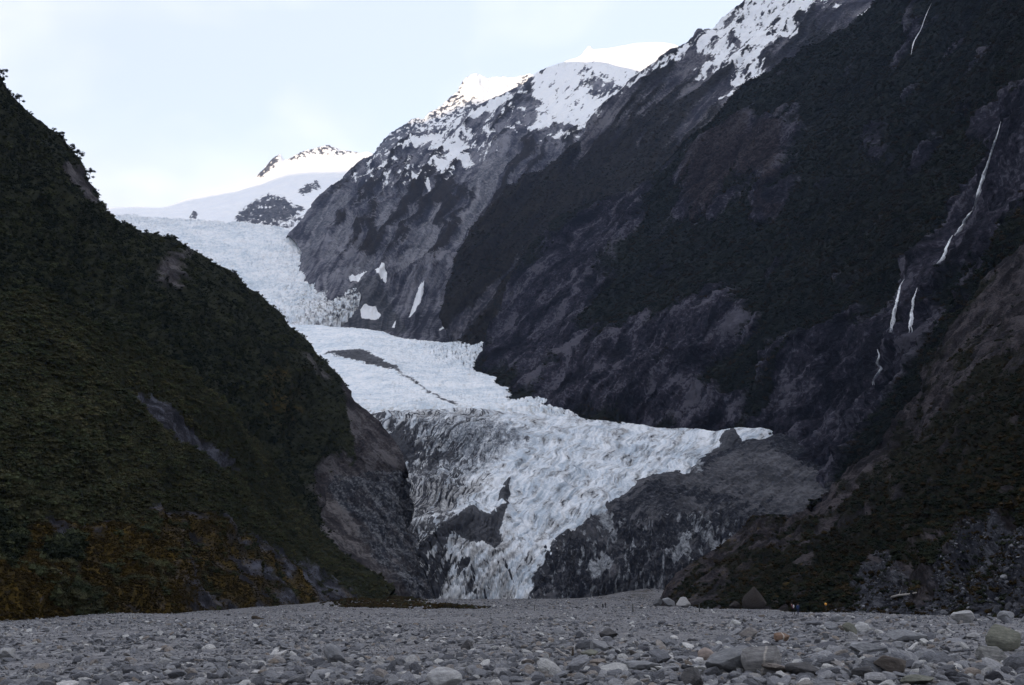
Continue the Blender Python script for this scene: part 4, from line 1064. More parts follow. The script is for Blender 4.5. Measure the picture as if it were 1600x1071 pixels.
def make_lower_ice():
    rows = [
        [(560, 652, 1150), (600, 645, 1180), (640, 641, 1210), (700, 639, 1240), (780, 641, 1260), (840, 645, 1270), (900, 651, 1265), (960, 659, 1240), (1030, 667, 1210), (1090, 672, 1170), (1140, 671, 1130), (1175, 668, 1120), (1215, 676, 1110), (1260, 690, 1090)],
        [(575, 690, 1120), (610, 680, 1130), (650, 676, 1140), (705, 672, 1150), (780, 670, 1165), (840, 672, 1170), (900, 676, 1165), (960, 683, 1150), (1030, 690, 1130), (1085, 695, 1110), (1130, 698, 1090), (1170, 700, 1085), (1215, 710, 1080), (1260, 720, 1060)],
        [(595, 740, 1060), (630, 738, 1065), (665, 735, 1070), (710, 728, 1075), (770, 715, 1080), (835, 708, 1080), (895, 708, 1075), (955, 713, 1065), (1020, 720, 1050), (1070, 726, 1030), (1110, 735, 1020), (1150, 745, 1010), (1200, 755, 1000), (1250, 765, 990)],
        [(585, 764, 905), (620, 757, 915), (660, 752, 925), (705, 750, 940), (765, 745, 965), (830, 740, 985), (885, 742, 985), (940, 748, 975), (995, 756, 960), (1045, 765, 945), (1090, 775, 935), (1140, 785, 925), (1190, 795, 915), (1240, 805, 905)],
        [(585, 800, 840), (620, 798, 850), (660, 795, 860), (705, 793, 868), (760, 792, 878), (815, 792, 885), (865, 795, 885), (910, 802, 880), (960, 815, 870), (1010, 830, 860), (1060, 840, 850), (1110, 850, 840), (1160, 855, 830), (1220, 860, 820)],
        [(610, 850, 790), (640, 842, 792), (670, 828, 790), (700, 812, 785), (735, 810, 788), (785, 822, 805), (830, 835, 815), (870, 842, 830), (920, 850, 870), (970, 860, 900), (1020, 870, 920), (1070, 880, 930), (1130, 885, 930), (1200, 890, 930)],
        [(625, 895, 752), (650, 885, 752), (675, 872, 748), (705, 865, 744), (745, 865, 745), (785, 870, 750), (825, 878, 752), (860, 885, 775), (900, 890, 830), (950, 895, 870), (1010, 900, 880), (1060, 905, 890), (1120, 910, 890), (1190, 915, 890)],
        [(640, 944, 718), (660, 944, 716), (685, 945, 714), (712, 946, 712), (745, 946, 712), (780, 946, 712), (820, 946, 714), (855, 945, 740), (900, 940, 790), (950, 938, 840), (1010, 938, 860), (1060, 938, 870), (1120, 940, 870), (1190, 945, 870)],
    ]
    G = loft(rows, 620, 420, down=(0, -10, -18))
    k = F / 950.0
    px, py = px_of(G); N = normals(G); Q = G * k
    n_a = fbm(Q / 80, 3, 0.4, seed=221); n_b = fbm(Q / 80, 3, 0.4, seed=222)
    a = np.radians(52)
    al = px * np.cos(a) - py * np.sin(a) + 18 * n_a
    ac = px * np.sin(a) + py * np.cos(a) + 18 * n_b
    # pressure waves lie across the flow, blades along it
    waves = fbm(np.stack([al / 110.0, ac / 19.0, Q[..., 1] / 400], -1), 4, 0.55, seed=223, ridged=True)
    blades = fbm(np.stack([al / 60.0, ac / 8.0, Q[..., 1] / 200], -1), 4, 0.6, seed=224, ridged=True)
    f1, f2, cid = worley((px + 10 * n_a) / 13.0, (py + 8 * n_b) / 9.0, 23)
    blk = smooth(f2 - f1, 0, 0.35) * (0.3 + cid)
    lipz = smooth(py - (645 + np.clip(px - 840, 0, 400) * 0.085), 2, 30)
    front = smooth(py, 800, 880)
    flute = fbm(np.stack([(px + 0.45 * py * np.sign(735 - px) + 10 * n_a) / 19.0, py / 110.0, Q[..., 1] / 300], -1), 4, 0.55, seed=225, ridged=True)
    cliff = inside(px, py, [(585, 655), (640, 648), (720, 655), (800, 665), (820, 690), (760, 735), (690, 756), (615, 756)], 16)
    beige = inside(px, py, [(585, 760), (605, 748), (680, 743), (710, 752), (760, 755), (735, 775), (700, 800), (660, 808), (625, 795), (600, 780)], 8)
    folds = fbm(np.stack([al / 170.0, ac / 48.0, Q[..., 1] / 400], -1), 3, 0.5, seed=241, ridged=True)
    patch = smooth(fbm(Q / 55, 3, seed=242), -0.15, 0.25)
    disp = (8 * fbm(Q / 80, 3, seed=226) + (0.35 + 0.65 * lipz) * (11.0 * folds + 2.5 * waves + patch * 1.2 * blades - 7.0) * (1 - 0.55 * front) + 1.2 * blk * front * lipz
            + front * 9.0 * flute + cliff * 10.0 * flute + 0.8 * fbm(Q / 7, 4, 0.6, seed=227, ridged=True) - 5 * beige) / k
    mnd = line_dist(px, py, [(655, 900), (676, 872), (700, 835), (736, 803), (760, 812), (788, 800)])
    disp = disp + (13 * np.exp(-(mnd / 13) ** 2) + 6 * np.exp(-(line_dist(px, py, [(783, 800), (788, 772), (797, 752)]) / 6) ** 2)) / k
    ck, cc = cracks(al / 80.0, ac / 12.0, 0.05, 35)
    ck = ck * patch
    ck2, _ = cracks((px + 14 * n_b) / 14.0, (py + 14 * n_a) / 16.0, 0.07, 37)
    disp = disp - (6.0 * ck * (0.25 + 0.75 * lipz) + 4.0 * ck2 * (front + beige + cliff)) / k
    G = G + N * disp[..., None]
    nz = fbm(np.stack([al / 22.0, ac / 10.0, Q[..., 1] / 60], -1), 5, 0.65, seed=228)
    nzf = fbm(np.stack([(px + .25 * py) / 12, py / 26.0, Q[..., 1] / 60], -1), 4, 0.65, seed=229)
    jx = px + 8 * nz + 5 * n_a; jy = py + 8 * nzf
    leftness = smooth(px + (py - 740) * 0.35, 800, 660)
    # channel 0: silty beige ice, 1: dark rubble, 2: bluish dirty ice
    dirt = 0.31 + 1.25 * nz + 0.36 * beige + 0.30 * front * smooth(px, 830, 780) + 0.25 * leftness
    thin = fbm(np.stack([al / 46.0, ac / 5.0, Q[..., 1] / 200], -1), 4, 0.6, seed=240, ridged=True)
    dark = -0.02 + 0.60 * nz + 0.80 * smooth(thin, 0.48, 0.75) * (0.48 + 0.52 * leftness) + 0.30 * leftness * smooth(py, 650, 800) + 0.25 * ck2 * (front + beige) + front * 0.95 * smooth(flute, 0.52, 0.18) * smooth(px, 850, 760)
    for poly, v, s in (([(783, 800), (776, 790), (780, 776), (788, 770), (786, 760), (797, 752), (799, 756), (794, 770), (797, 778), (790, 790), (791, 800)], 1.2, 2),
                       ([(688, 852), (700, 830), (722, 812), (736, 803), (752, 811), (770, 811), (788, 800), (786, 815), (780, 830), (786, 848), (776, 864), (752, 852), (742, 858), (730, 848), (712, 840), (700, 852), (672, 880), (655, 905), (640, 930), (648, 900), (665, 872)], 1.15, 3),
                       ([(700, 878), (716, 884), (742, 912), (745, 935), (730, 938), (722, 905), (708, 890), (690, 915), (676, 938), (668, 930), (685, 895)], 0.62, 7),
                       ([(560, 790), (600, 785), (640, 800), (660, 820), (640, 860), (620, 930), (560, 900)], 0.62, 14),
                       ([(600, 660), (632, 662), (650, 680), (672, 705), (680, 748), (622, 748), (605, 700)], 0.66, 10),
                       ([(655, 715), (690, 700), (720, 712), (700, 735), (660, 742)], 0.60, 9),
                       ([(826, 938), (832, 905), (845, 880), (870, 860), (900, 842), (920, 860), (900, 940)], 1.0, 4),
                       ([(1105, 712), (1120, 700), (1135, 672), (1146, 668), (1160, 686), (1172, 690), (1260, 680), (1300, 720), (1250, 800), (1100, 760)], 1.1, 4)):
        dark = np.maximum(dark, v * inside(jx, jy, poly, s) + 0.9 * nzf * (inside(jx, jy, poly, 8) > 0.4))
    dark = dark - 0.8 * inside(px, py, [(1148, 671), (1180, 669), (1186, 684), (1165, 688)], 3) - 0.6 * inside(px, py, [(1190, 674), (1216, 673), (1214, 678), (1195, 679)], 2)
    grey = cliff * (0.46 + 1.0 * nzf) + 0.48 * smooth(px, 700, 620) * smooth(py, 770, 830) + 0.5 * inside(px, py, [(690, 655), (760, 650), (830, 670), (760, 735), (700, 740)], 22) * (0.8 + 0.9 * nzf)
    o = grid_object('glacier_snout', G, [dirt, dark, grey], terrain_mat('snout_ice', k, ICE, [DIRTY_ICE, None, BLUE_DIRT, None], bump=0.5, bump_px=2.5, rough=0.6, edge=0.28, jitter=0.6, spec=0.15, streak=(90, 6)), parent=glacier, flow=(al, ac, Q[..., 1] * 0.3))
    # the rubble layer goes over both kinds of dirty ice
    me = o.data
    nt = me.materials[0].node_tree
    b = nt.nodes['Principled BSDF']
    src = b.inputs['Base Color'].links[0].from_socket
    at_ = nt.nodes.new('ShaderNodeAttribute'); at_.attribute_name = 'mask'
    sp = nt.nodes.new('ShaderNodeSeparateColor'); nt.links.new(at_.outputs['Color'], sp.inputs[0])
    tc = nt.nodes.new('ShaderNodeTexCoord')
    ne = noise_node(nt, tc.outputs['Object'], k / 8.0, 7, 0.62)
    fac = maprange(nt, mathn(nt, 'ADD', sp.outputs[1], mathn(nt, 'MULTIPLY', mathn(nt, 'SUBTRACT', ne, 0.5), 0.7)), 0.40, 0.58)
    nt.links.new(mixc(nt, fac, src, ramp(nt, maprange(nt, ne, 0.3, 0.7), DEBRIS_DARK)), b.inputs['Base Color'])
    tag(o, 'lower glacier bulging over the lip down to its fluted dirty snout')


make_lower_ice()


def make_moraine():
    rows = [
        [(818, 935, 742), (846, 872, 790), (896, 832, 850), (958, 790, 905), (990, 766, 940), (1020, 745, 970), (1048, 741, 990), (1084, 738, 1030), (1100, 716, 1055), (1130, 704, 1075), (1160, 692, 1085), (1190, 690, 1090), (1218, 682, 1095), (1255, 690, 1085), (1300, 706, 1060), (1345, 735, 1030)],
        [(820, 938, 736), (850, 880, 778), (900, 840, 832), (960, 798, 880), (1024, 752, 930), (1060, 748, 945), (1100, 748, 955), (1140, 745, 965), (1180, 742, 970), (1220, 745, 965), (1270, 752, 955), (1330, 770, 940)],
        [(822, 940, 730), (855, 890, 766), (905, 852, 810), (962, 812, 850), (1020, 778, 885), (1060, 772, 890), (1100, 778, 890), (1140, 785, 885), (1180, 798, 875), (1220, 808, 865), (1270, 810, 850), (1330, 815, 840)],
        [(824, 942, 726), (860, 905, 752), (910, 875, 778), (955, 850, 795), (1000, 834, 812), (1045, 822, 822), (1075, 830, 815), (1100, 842, 805), (1140, 850, 800), (1190, 860, 790), (1250, 865, 780), (1320, 870, 770)],
        [(826, 944, 722), (864, 925, 730), (915, 905, 740), (958, 890, 750), (1000, 882, 758), (1045, 875, 762), (1080, 872, 760), (1110, 875, 755), (1150, 880, 750), (1200, 885, 745), (1260, 890, 740), (1320, 895, 735)],
        [(828, 948, 716), (866, 944, 718), (918, 936, 724), (962, 930, 730), (1005, 926, 736), (1045, 922, 738), (1085, 920, 736), (1120, 920, 732), (1160, 922, 728), (1210, 926, 724), (1270, 930, 720), (1330, 935, 715)],
    ]
    G = loft(rows, 420, 250, back=(0, 40, -60), down=(0, -3, -14))
    k = F / 880.0
    px, py = px_of(G); N = normals(G); Q = G * k
    n_a = fbm(Q / 40, 3, seed=231)
    flute = fbm(np.stack([(px + 0.1 * py + 9 * n_a) / 12.0, py / 60.0, Q[..., 1] / 200], -1), 4, 0.6, seed=232, ridged=True)
    nz = fbm(Q / 14, 5, 0.6, seed=233)
    face = smooth(py - 0.0 * px, 775, 830) * smooth(1260 - px, 0, 80)
    face = np.maximum(face, smooth(1010 - px, 0, 60) * 0.7)
    ridge2 = line_dist(px, py, [(925, 872), (960, 848), (1000, 836), (1045, 822), (1080, 828), (1105, 845)])
    saddle = inside(px, py, [(915, 835), (945, 815), (985, 800), (1010, 830), (960, 845), (930, 860)], 12)
    chan = fbm(np.stack([(px + 1.6 * py) / 26, (py - 0.5 * px) / 140.0, Q[..., 1] / 200], -1), 4, 0.6, seed=239, ridged=True)
    disp = (9 * fbm(Q / 70, 3, seed=234) + 7 * chan * (1 - face) + face * 14 * flute + 14 * np.exp(-(ridge2 / 10) ** 2) - 14 * saddle + 3.0 * nz) / k
    G = G + N * disp[..., None]
    jx = px + 22 * fbm(Q / 20, 5, 0.6, seed=235); jy = py + 22 * fbm(Q / 20, 5, 0.6, seed=236)
    nzf = fbm(np.stack([(px + .15 * py) / 9, py / 26.0, Q[..., 1] / 60], -1), 4, 0.65, seed=237)
    nzs = fbm(np.stack([(px + 1.6 * py) / 14, (py - 0.5 * px) / 50.0, Q[..., 1] / 90], -1), 4, 0.65, seed=238)
    dark = 0.20 + 1.1 * nzs + 0.52 * inside(jx, jy, [(820, 940), (840, 885), (900, 842), (960, 798), (1020, 758), (1060, 760), (1110, 768), (1155, 785), (1205, 806), (1260, 812), (1340, 840), (1340, 940)], 5)
    dark = dark - 0.75 * inside(jx, jy, [(900, 838), (935, 818), (958, 842), (940, 862), (920, 850)], 4) - 0.7 * inside(jx, jy, [(976, 836), (1010, 826), (1040, 816), (1035, 830), (1000, 840)], 4)
    dark = dark - 0.7 * inside(jx, jy, [(1055, 795), (1062, 775), (1085, 780), (1100, 800), (1110, 812), (1095, 815), (1075, 800)], 4) - 0.5 * inside(jx, jy, [(1000, 815), (1020, 790), (1035, 800), (1020, 815)], 4)
    for poly in ([(1085, 722), (1105, 712), (1135, 700), (1160, 690), (1172, 694), (1140, 706), (1112, 730), (1098, 738)], [(1195, 690), (1222, 682), (1300, 704), (1318, 716), (1275, 742), (1250, 725), (1215, 704)],
                 [(1120, 672), (1150, 668), (1172, 690), (1140, 694)]):
        dark = np.maximum(dark, 1.05 * inside(jx, jy, poly, 4))
    ice = 0.10 + 0.14 * face + 1.15 * nzf * face
    for poly, v in (([(934, 812), (945, 800), (956, 808), (958, 828), (966, 846), (955, 842), (944, 822)], 0.78), ([(966, 838), (972, 800), (980, 795), (974, 825)], 0.66),
                    ([(1044, 803), (1060, 812), (1085, 835), (1110, 850), (1140, 860), (1125, 880), (1090, 850), (1065, 825)], 0.60), ([(915, 905), (930, 880), (948, 868), (962, 890), (945, 912), (930, 915)], 0.66),
                    ([(1050, 870), (1060, 845), (1085, 850), (1080, 880), (1058, 885)], 0.60), ([(1082, 735), (1092, 722), (1100, 728), (1094, 737)], 0.95), ([(1085, 800), (1092, 802), (1103, 822), (1095, 824)], 0.62), ([(838, 900), (850, 880), (858, 890), (848, 915)], 0.58)):
        ice = np.maximum(ice, v * inside(jx, jy, poly, 4) + 0.25 * nzf * (inside(jx, jy, poly, 6) > 0.3))
    mat = terrain_mat('moraine_rubble', k, [(0.0, (0.046, 0.047, 0.053)), (0.5, (0.074, 0.075, 0.083)), (1.0, (0.125, 0.125, 0.135))],
                      [DEBRIS_DARK, [(0.0, (0.10, 0.11, 0.125)), (1.0, (0.36, 0.38, 0.40))], None], bump=1.0, bump_px=4, edge=0.10, jitter=0.7)
    o = grid_object('moraine', G, [dark, ice], mat, parent=glacier)
    tag(o, 'dark rubble-covered ice mound with a smooth grey top')


make_moraine()

# ------------------------------------------------------------------ scrub, moss tufts: instanced masses nobody could count
def leaf_mat(name, stops, hue_jit=0.5):
    m, nt, b = base_mat(name, 0.85, 0.02)
    oi = nt.nodes.new('ShaderNodeObjectInfo')
    tc = nt.nodes.new('ShaderNodeTexCoord')
    geo = nt.nodes.new('ShaderNodeNewGeometry')
    n = noise_node(nt, geo.outputs['Position'], 0.03, 4)
    f = mathn(nt, 'ADD', mathn(nt, 'MULTIPLY', oi.outputs['Random'], hue_jit), mathn(nt, 'MULTIPLY', maprange(nt, n, 0.38, 0.62), 1 - hue_jit))
    c = ramp(nt, f, stops)
    n2 = noise_node(nt, tc.outputs['Object'], 6.0, 2)
    c = mixc(nt, 1.0, c, ramp(nt, n2, [(0.3, (0.6, 0.6, 0.6)), (0.7, (1.35, 1.35, 1.3))]), 'MULTIPLY')
    nt.links.new(c, b.inputs['Base Color'])
    return m


def shrub_proto(name, seed, n, mat, leaf=0.16, tall=0.85, lobes=5):
    """unit scrub: leafy lobes on short stems round an opaque heart"""
    r = np.random.default_rng(seed)
    cen = np.concatenate([r.normal(0, 0.42, (lobes, 2)), r.uniform(0.15, 0.75, (lobes, 1)) * tall], 1)
    rad = r.uniform(0.32, 0.58, lobes)
    V, Fc = [], []
    for i in range(n):
        j = r.integers(lobes)
        d = r.normal(size=3); d /= np.linalg.norm(d); d[2] = abs(d[2]) * 0.9 + d[2] * 0.1
        p = cen[j] + d * rad[j] * r.uniform(0.7, 1.08) * np.array([1, 1, 0.8])
        if p[2] < -0.15: continue
        nrm = d + r.normal(0, 0.55, 3); nrm /= np.linalg.norm(nrm)
        t = np.cross(nrm, r.normal(size=3)); t /= np.linalg.norm(t)
        bt = np.cross(nrm, t)
        s = leaf * r.uniform(0.6, 1.4)
        k = len(V)
        V += [p - t * s * 0.5, p + bt * s * 0.42, p + t * s * 0.6, p - bt * s * 0.42]
        Fc.append((k, k + 1, k + 2, k + 3))
    for j in range(lobes):       # hearts
        k = len(V)
        q = rad[j] * 0.74
        for dx, dy, dz in ((1, 0, 0), (-1, 0, 0), (0, 1, 0), (0, -1, 0), (0, 0, .8), (0, 0, -.8)):
            V.append(cen[j] + np.array([dx, dy, dz]) * q)
        for f in ((0, 2, 4), (2, 1, 4), (1, 3, 4), (3, 0, 4), (2, 0, 5), (1, 2, 5), (3, 1, 5), (0, 3, 5)):
            Fc.append(tuple(k + x for x in f))
    return mesh_object(name, V, Fc, mat, link=False)


def scatter(name, pts, rot, scl, idx, protos, label=None, parent=None):
    col = bpy.data.collections.new(name + '_kinds')
    for i, p in enumerate(protos):
        p.name = '%s_kind_%02d' % (name, i)
        col.objects.link(p)
    me = bpy.data.meshes.new(name)
    me.vertices.add(len(pts)); me.vertices.foreach_set('co', np.asarray(pts, np.float32).ravel())
    for an, ty, arr in (('rot', 'FLOAT_VECTOR', rot), ('scl', 'FLOAT_VECTOR', scl)):
        a = me.attributes.new(an, ty, 'POINT'); a.data.foreach_set('vector', np.asarray(arr, np.float32).ravel())
    a = me.attributes.new('idx', 'INT', 'POINT'); a.data.foreach_set('value', np.asarray(idx, np.int32))
    o = bpy.data.objects.new(name, me); COL.objects.link(o)
    ng = bpy.data.node_groups.new(name + '_nodes', 'GeometryNodeTree')
    ng.interface.new_socket('Geometry', in_out='INPUT', socket_type='NodeSocketGeometry')
    ng.interface.new_socket('Geometry', in_out='OUTPUT', socket_type='NodeSocketGeometry')
    gi = ng.nodes.new('NodeGroupInput'); go = ng.nodes.new('NodeGroupOutput')
    iop = ng.nodes.new('GeometryNodeInstanceOnPoints')
    ci = ng.nodes.new('GeometryNodeCollectionInfo')
    ci.inputs['Collection'].default_value = col
    ci.inputs['Separate Children'].default_value = True
    ci.inputs['Reset Children'].default_value = True

    def na(n, t):
        x = ng.nodes.new('GeometryNodeInputNamedAttribute'); x.data_type = t; x.inputs['Name'].default_value = n
        return x.outputs['Attribute']
    e2r = ng.nodes.new('FunctionNodeEulerToRotation')
    L = ng.links.new
    L(gi.outputs[0], iop.inputs['Points'])
    L(ci.outputs[0], iop.inputs['Instance'])
    iop.inputs['Pick Instance'].default_value = True
    L(na('idx', 'INT'), iop.inputs['Instance Index'])
    L(na('rot', 'FLOAT_VECTOR'), e2r.inputs[0])
    L(e2r.outputs[0], iop.inputs['Rotation'])
    L(na('scl', 'FLOAT_VECTOR'), iop.inputs['Scale'])
    L(iop.outputs[0], go.inputs[0])
    md = o.modifiers.new('scatter', 'NODES'); md.node_group = ng
    tag(o, label, None, None, 'stuff')
    if parent: o.parent = parent
    return o


def sample_surface(key, count, thr, soft=0.15, dens=None, frame=(-90, 1690, -70, 1071), seed=1):
    """random points on a landform where its painted mask is over thr"""
    G, m, px, py = LAND[key]
    r = np.random.default_rng(seed)
    c = 0.25 * (G[:-1, :-1] + G[1:, :-1] + G[:-1, 1:] + G[1:, 1:])
    e1 = G[:-1, 1:] - G[:-1, :-1]; e2 = G[1:, :-1] - G[:-1, :-1]
    ar = np.linalg.norm(np.cross(e1, e2), axis=-1)
    mm = smooth(m[:-1, :-1], thr - soft, thr + soft)
    qx, qy = px[:-1, :-1], py[:-1, :-1]
    w = ar * mm * ((qx > frame[0]) & (qx < frame[1]) & (qy > frame[2]) & (qy < frame[3]))
    if dens is not None:
        w = w * dens(qx, qy, c)
    w = w.ravel(); w = w / w.sum()
    ii = r.choice(len(w), count, p=w)
    a, b = r.random((2, count))
    P = G[:-1, :-1].reshape(-1, 3)[ii] + e1.reshape(-1, 3)[ii] * a[:, None] + e2.reshape(-1, 3)[ii] * b[:, None]
    return P, qx.ravel()[ii], qy.ravel()[ii]


def shrub_set(name, key, count, size, mats, thr=0.5, dens=None, label='', seed=1, soft=0.15, leaf=0.16, n=150, near_d2=True, lift=0.0):
    base_d = (lambda qx, qy, c: 1.0 / np.maximum(c[..., 1], 60) ** 1.5) if near_d2 else None
    dd = dens if dens is not None else base_d
    P, qx, qy = sample_surface(key, count, thr, soft, dd, seed=seed)
    r = np.random.default_rng(seed + 50)
    s = size[0] * (size[1] / size[0]) ** (r.random(count) ** 2.0)
    rot = np.stack([r.normal(0, 0.15, count), r.normal(0, 0.15, count), r.uniform(0, 6.28, count)], -1)
    scl = np.stack([s, s, s * r.uniform(0.75, 1.25, count)], -1)
    P = P.copy(); P[:, 2] += s * lift
    protos = []
    for i, m in enumerate(mats):
        for j in range(3):
            protos.append(shrub_proto('shrub', seed * 100 + i * 10 + j, n, m, leaf, lobes=4 + j))
    return scatter(name, P, rot, scl, r.integers(0, len(protos), count), protos, label)


GREEN_A = leaf_mat('scrub_green', [(0.0, (0.022, 0.028, 0.017)), (0.5, (0.042, 0.050, 0.028)), (1.0, (0.075, 0.078, 0.040))])
GREEN_B = leaf_mat('scrub_olive', [(0.0, (0.024, 0.026, 0.016)), (0.6, (0.050, 0.050, 0.028)), (1.0, (0.088, 0.080, 0.042))])
GREEN_D = leaf_mat('forest_dark', [(0.0, (0.010, 0.014, 0.010)), (0.6, (0.019, 0.024, 0.016)), (1.0, (0.034, 0.038, 0.023))])
BROWN_S = leaf_mat('scrub_brown', [(0.0, (0.014, 0.011, 0.007)), (0.6, (0.030, 0.022, 0.011)), (1.0, (0.048, 0.034, 0.016))])
DRY_S = leaf_mat('dry_brush', [(0.0, (0.026, 0.018, 0.009)), (0.6, (0.060, 0.040, 0.016)), (1.0, (0.090, 0.062, 0.024))])
RUST_S = leaf_mat('rust_moss', [(0.0, (0.018, 0.015, 0.007)), (0.6, (0.040, 0.029, 0.010)), (1.0, (0.078, 0.051, 0.013))])

shrub_set('scrub', 'fold', 52000, (0.3, 1.7), [GREEN_B, GREEN_B, GREEN_A], 0.55, label='dense green scrub over the lower fold of the hill', seed=3, n=420, leaf=0.085)
shrub_set('scrub', 'hill', 75000, (0.5, 2.3), [GREEN_A, GREEN_D, GREEN_D], 0.55, label='dense dark green scrub over the hill and its shoulder', seed=4, n=260, leaf=0.12)
shrub_set('forest', 'wall', 80000, (1.2, 4.5), [GREEN_D, GREEN_D, BROWN_S], 0.5, label='dark scrub forest clinging to the valley wall', seed=5, n=120, leaf=0.2, dens=lambda qx, qy, c: 1.0 / np.maximum(c[..., 1], 60) ** 1.2)
shrub_set('scrub', 'near', 24000, (0.4, 1.8), [GREEN_D, GREEN_D, BROWN_S], 0.55, label='dark scrub on the near rock spur', seed=6, n=360, leaf=0.09)
shrub_set('tussock', 'moss', 20000, (0.2, 0.7), [RUST_S, BROWN_S], 0.5, label='rusty moss and tussock at the foot of the hill', seed=7, n=90, leaf=0.2)
shrub_set('brush', 'scree', 2600, (0.25, 0.9), [BROWN_S, GREEN_D], 0.5, label='brown brush growing through the scree', seed=9, n=160, leaf=0.12)
shrub_set('scrub', 'spur', 22000, (2.0, 5.0), [BROWN_S, GREEN_D], 0.62, label='brown scrub on the spur behind the forested wall', seed=8, n=60, leaf=0.3, near_d2=False)


def flat_patch():
    """low brown bushes on the gravel flat before the snout"""
    r = np.random.default_rng(77)
    pts, sz = [], []
    while len(pts) < 2300:
        px, d = r.uniform(500, 775), r.uniform(300, 520)
        P = at(px, 945.0, d)
        n = float(fbm(np.array([[P[0] / 9, P[1] / 40, 0.0]]), 4, 0.6, seed=140)[0])
        edge = 1 - abs((px - 632) / 135) ** 2.5 - abs((d - 385) / 95) ** 2
        if edge + 1.6 * n > r.uniform(0.1, 0.7):
            pts.append((P[0], P[1], float(ground_z(P[0], P[1])))); sz.append(r.uniform(0.3, 0.85) * (1 + 0.5 * (r.random() < 0.1)))
    while len(pts) < 3000:
        px, d = r.normal(618, 30), r.uniform(500, 560)
        if not 560 < px < 672: continue
        P = at(px, 940.0, d)
        pts.append((P[0], P[1], float(ground_z(P[0], P[1])) - 0.2)); sz.append(r.uniform(0.4, 1.9) * math.exp(-((px - 622) / 38) ** 2) + 0.3)
    pts = np.array(pts); s = np.array(sz)
    protos = [shrub_proto('bush', 700 + i, 160, [DRY_S, GREEN_B, BROWN_S, BROWN_S][i], 0.16) for i in range(4)]
    scatter('bushes', pts, np.stack([0 * s, 0 * s, r.uniform(0, 6.28, len(s))], -1), np.stack([s, s, s], -1), r.choice(4, len(s), p=[.35, .2, .1, .35]), protos, 'low brown bushes on the gravel flat in front of the snout')


flat_patch()

# ------------------------------------------------------------------ stones
def stone_mat(name, stops, jit=1.0, band=0.5, vein=None):
    m, nt, b = base_mat(name, 0.85, 0.2)
    oi = nt.nodes.new('ShaderNodeObjectInfo')
    tc = nt.nodes.new('ShaderNodeTexCoord')
    c = ramp(nt, oi.outputs['Random'], stops)
    mp = nt.nodes.new('ShaderNodeMapping'); mp.inputs['Scale'].default_value = (1.2, 1.2, 6.0)
    nt.links.new(tc.outputs['Object'], mp.inputs['Vector'])
    n1 = noise_node(nt, mp.outputs[0], 2.0, 6, 0.6, 0.6)
    n2 = noise_node(nt, tc.outputs['Object'], 7.0, 5, 0.65)
    c = mixc(nt, band, c, mixc(nt, 1.0, c, ramp(nt, n1, [(0.3, (0.45, 0.45, 0.47)), (0.52, (1.0, 1.0, 1.0)), (0.7, (1.7, 1.68, 1.62))]), 'MULTIPLY'))
    c = mixc(nt, 0.5, c, mixc(nt, 1.0, c, ramp(nt, n2, [(0.3, (0.6, 0.6, 0.6)), (0.7, (1.4, 1.4, 1.38))]), 'MULTIPLY'))
    if vein:
        sx = nt.nodes.new('ShaderNodeSeparateXYZ'); nt.links.new(tc.outputs['Object'], sx.inputs[0])
        off = mathn(nt, 'ADD', mathn(nt, 'ADD', sx.outputs['X'], mathn(nt, 'MULTIPLY', sx.outputs['Z'], -0.25)), mathn(nt, 'MULTIPLY', mathn(nt, 'SUBTRACT', noise_node(nt, tc.outputs['Object'], 2.5, 4), 0.5), 0.22))
        c = mixc(nt, maprange(nt, mathn(nt, 'ABSOLUTE', off), vein * 0.6, vein, 0.75, 0), c, (0.40, 0.37, 0.33))
    nt.links.new(c, b.inputs['Base Color'])
    bp = nt.nodes.new('ShaderNodeBump'); bp.inputs['Strength'].default_value = 0.7; bp.inputs['Distance'].default_value = 0.08
    nt.links.new(mathn(nt, 'ADD', n1, n2), bp.inputs['Height']); nt.links.new(bp.outputs[0], b.inputs['Normal'])
    return m


SCREE_STOPS = [(0.0, (0.022, 0.022, 0.026)), (0.5, (0.050, 0.052, 0.060)), (0.8, (0.085, 0.088, 0.10)), (1.0, (0.20, 0.205, 0.22))]
STONE_STOPS = [(0.0, (0.070, 0.072, 0.082)), (0.2, (0.122, 0.126, 0.139)), (0.5, (0.185, 0.190, 0.205)), (0.76, (0.25, 0.253, 0.262)), (0.86, (0.20, 0.17, 0.145)), (0.91, (0.27, 0.27, 0.27)), (0.97, (0.43, 0.43, 0.42)), (1.0, (0.52, 0.51, 0.50))]
STONE = stone_mat('river_stone', STONE_STOPS)
SCREE = stone_mat('scree_stone', SCREE_STOPS)


def stone_mesh(name, seed, sub=2, flat=(0.45, 0.8), cuts=7, noise_amp=0.10, mat=None, smooth_shade=False, dims=None):
    r = np.random.default_rng(seed)
    bm = bmesh.new()
    bmesh.ops.create_icosphere(bm, subdivisions=sub, radius=1.0)
    V = np.array([v.co[:] for v in bm.verts])
    for _ in range(cuts):
        n = r.normal(size=3); n /= np.linalg.norm(n)
        off = r.uniform(0.45, 0.85)
        d = V @ n - off
        V = V - np.outer(np.clip(d, 0, None) * 0.93, n)
    V = V * (1 + noise_amp * fbm(V * 1.3 + seed * 3.7, 3, seed=seed % 50)[:, None] * 1.5)
    sc = np.array(dims) if dims is not None else np.array([1.0, r.uniform(0.55, 0.9), r.uniform(*flat)])
    V = V / np.abs(V).max(0) * sc
    for v, c in zip(bm.verts, V):
        v.co = c
    me = bpy.data.meshes.new(name)
    bm.to_mesh(me); bm.free()
    if smooth_shade:
        me.polygons.foreach_set('use_smooth', np.full(len(me.polygons), True))
        try:
            me.set_sharp_from_angle(angle=math.radians(32))
        except Exception:
            pass
    if mat: me.materials.append(mat)
    return me


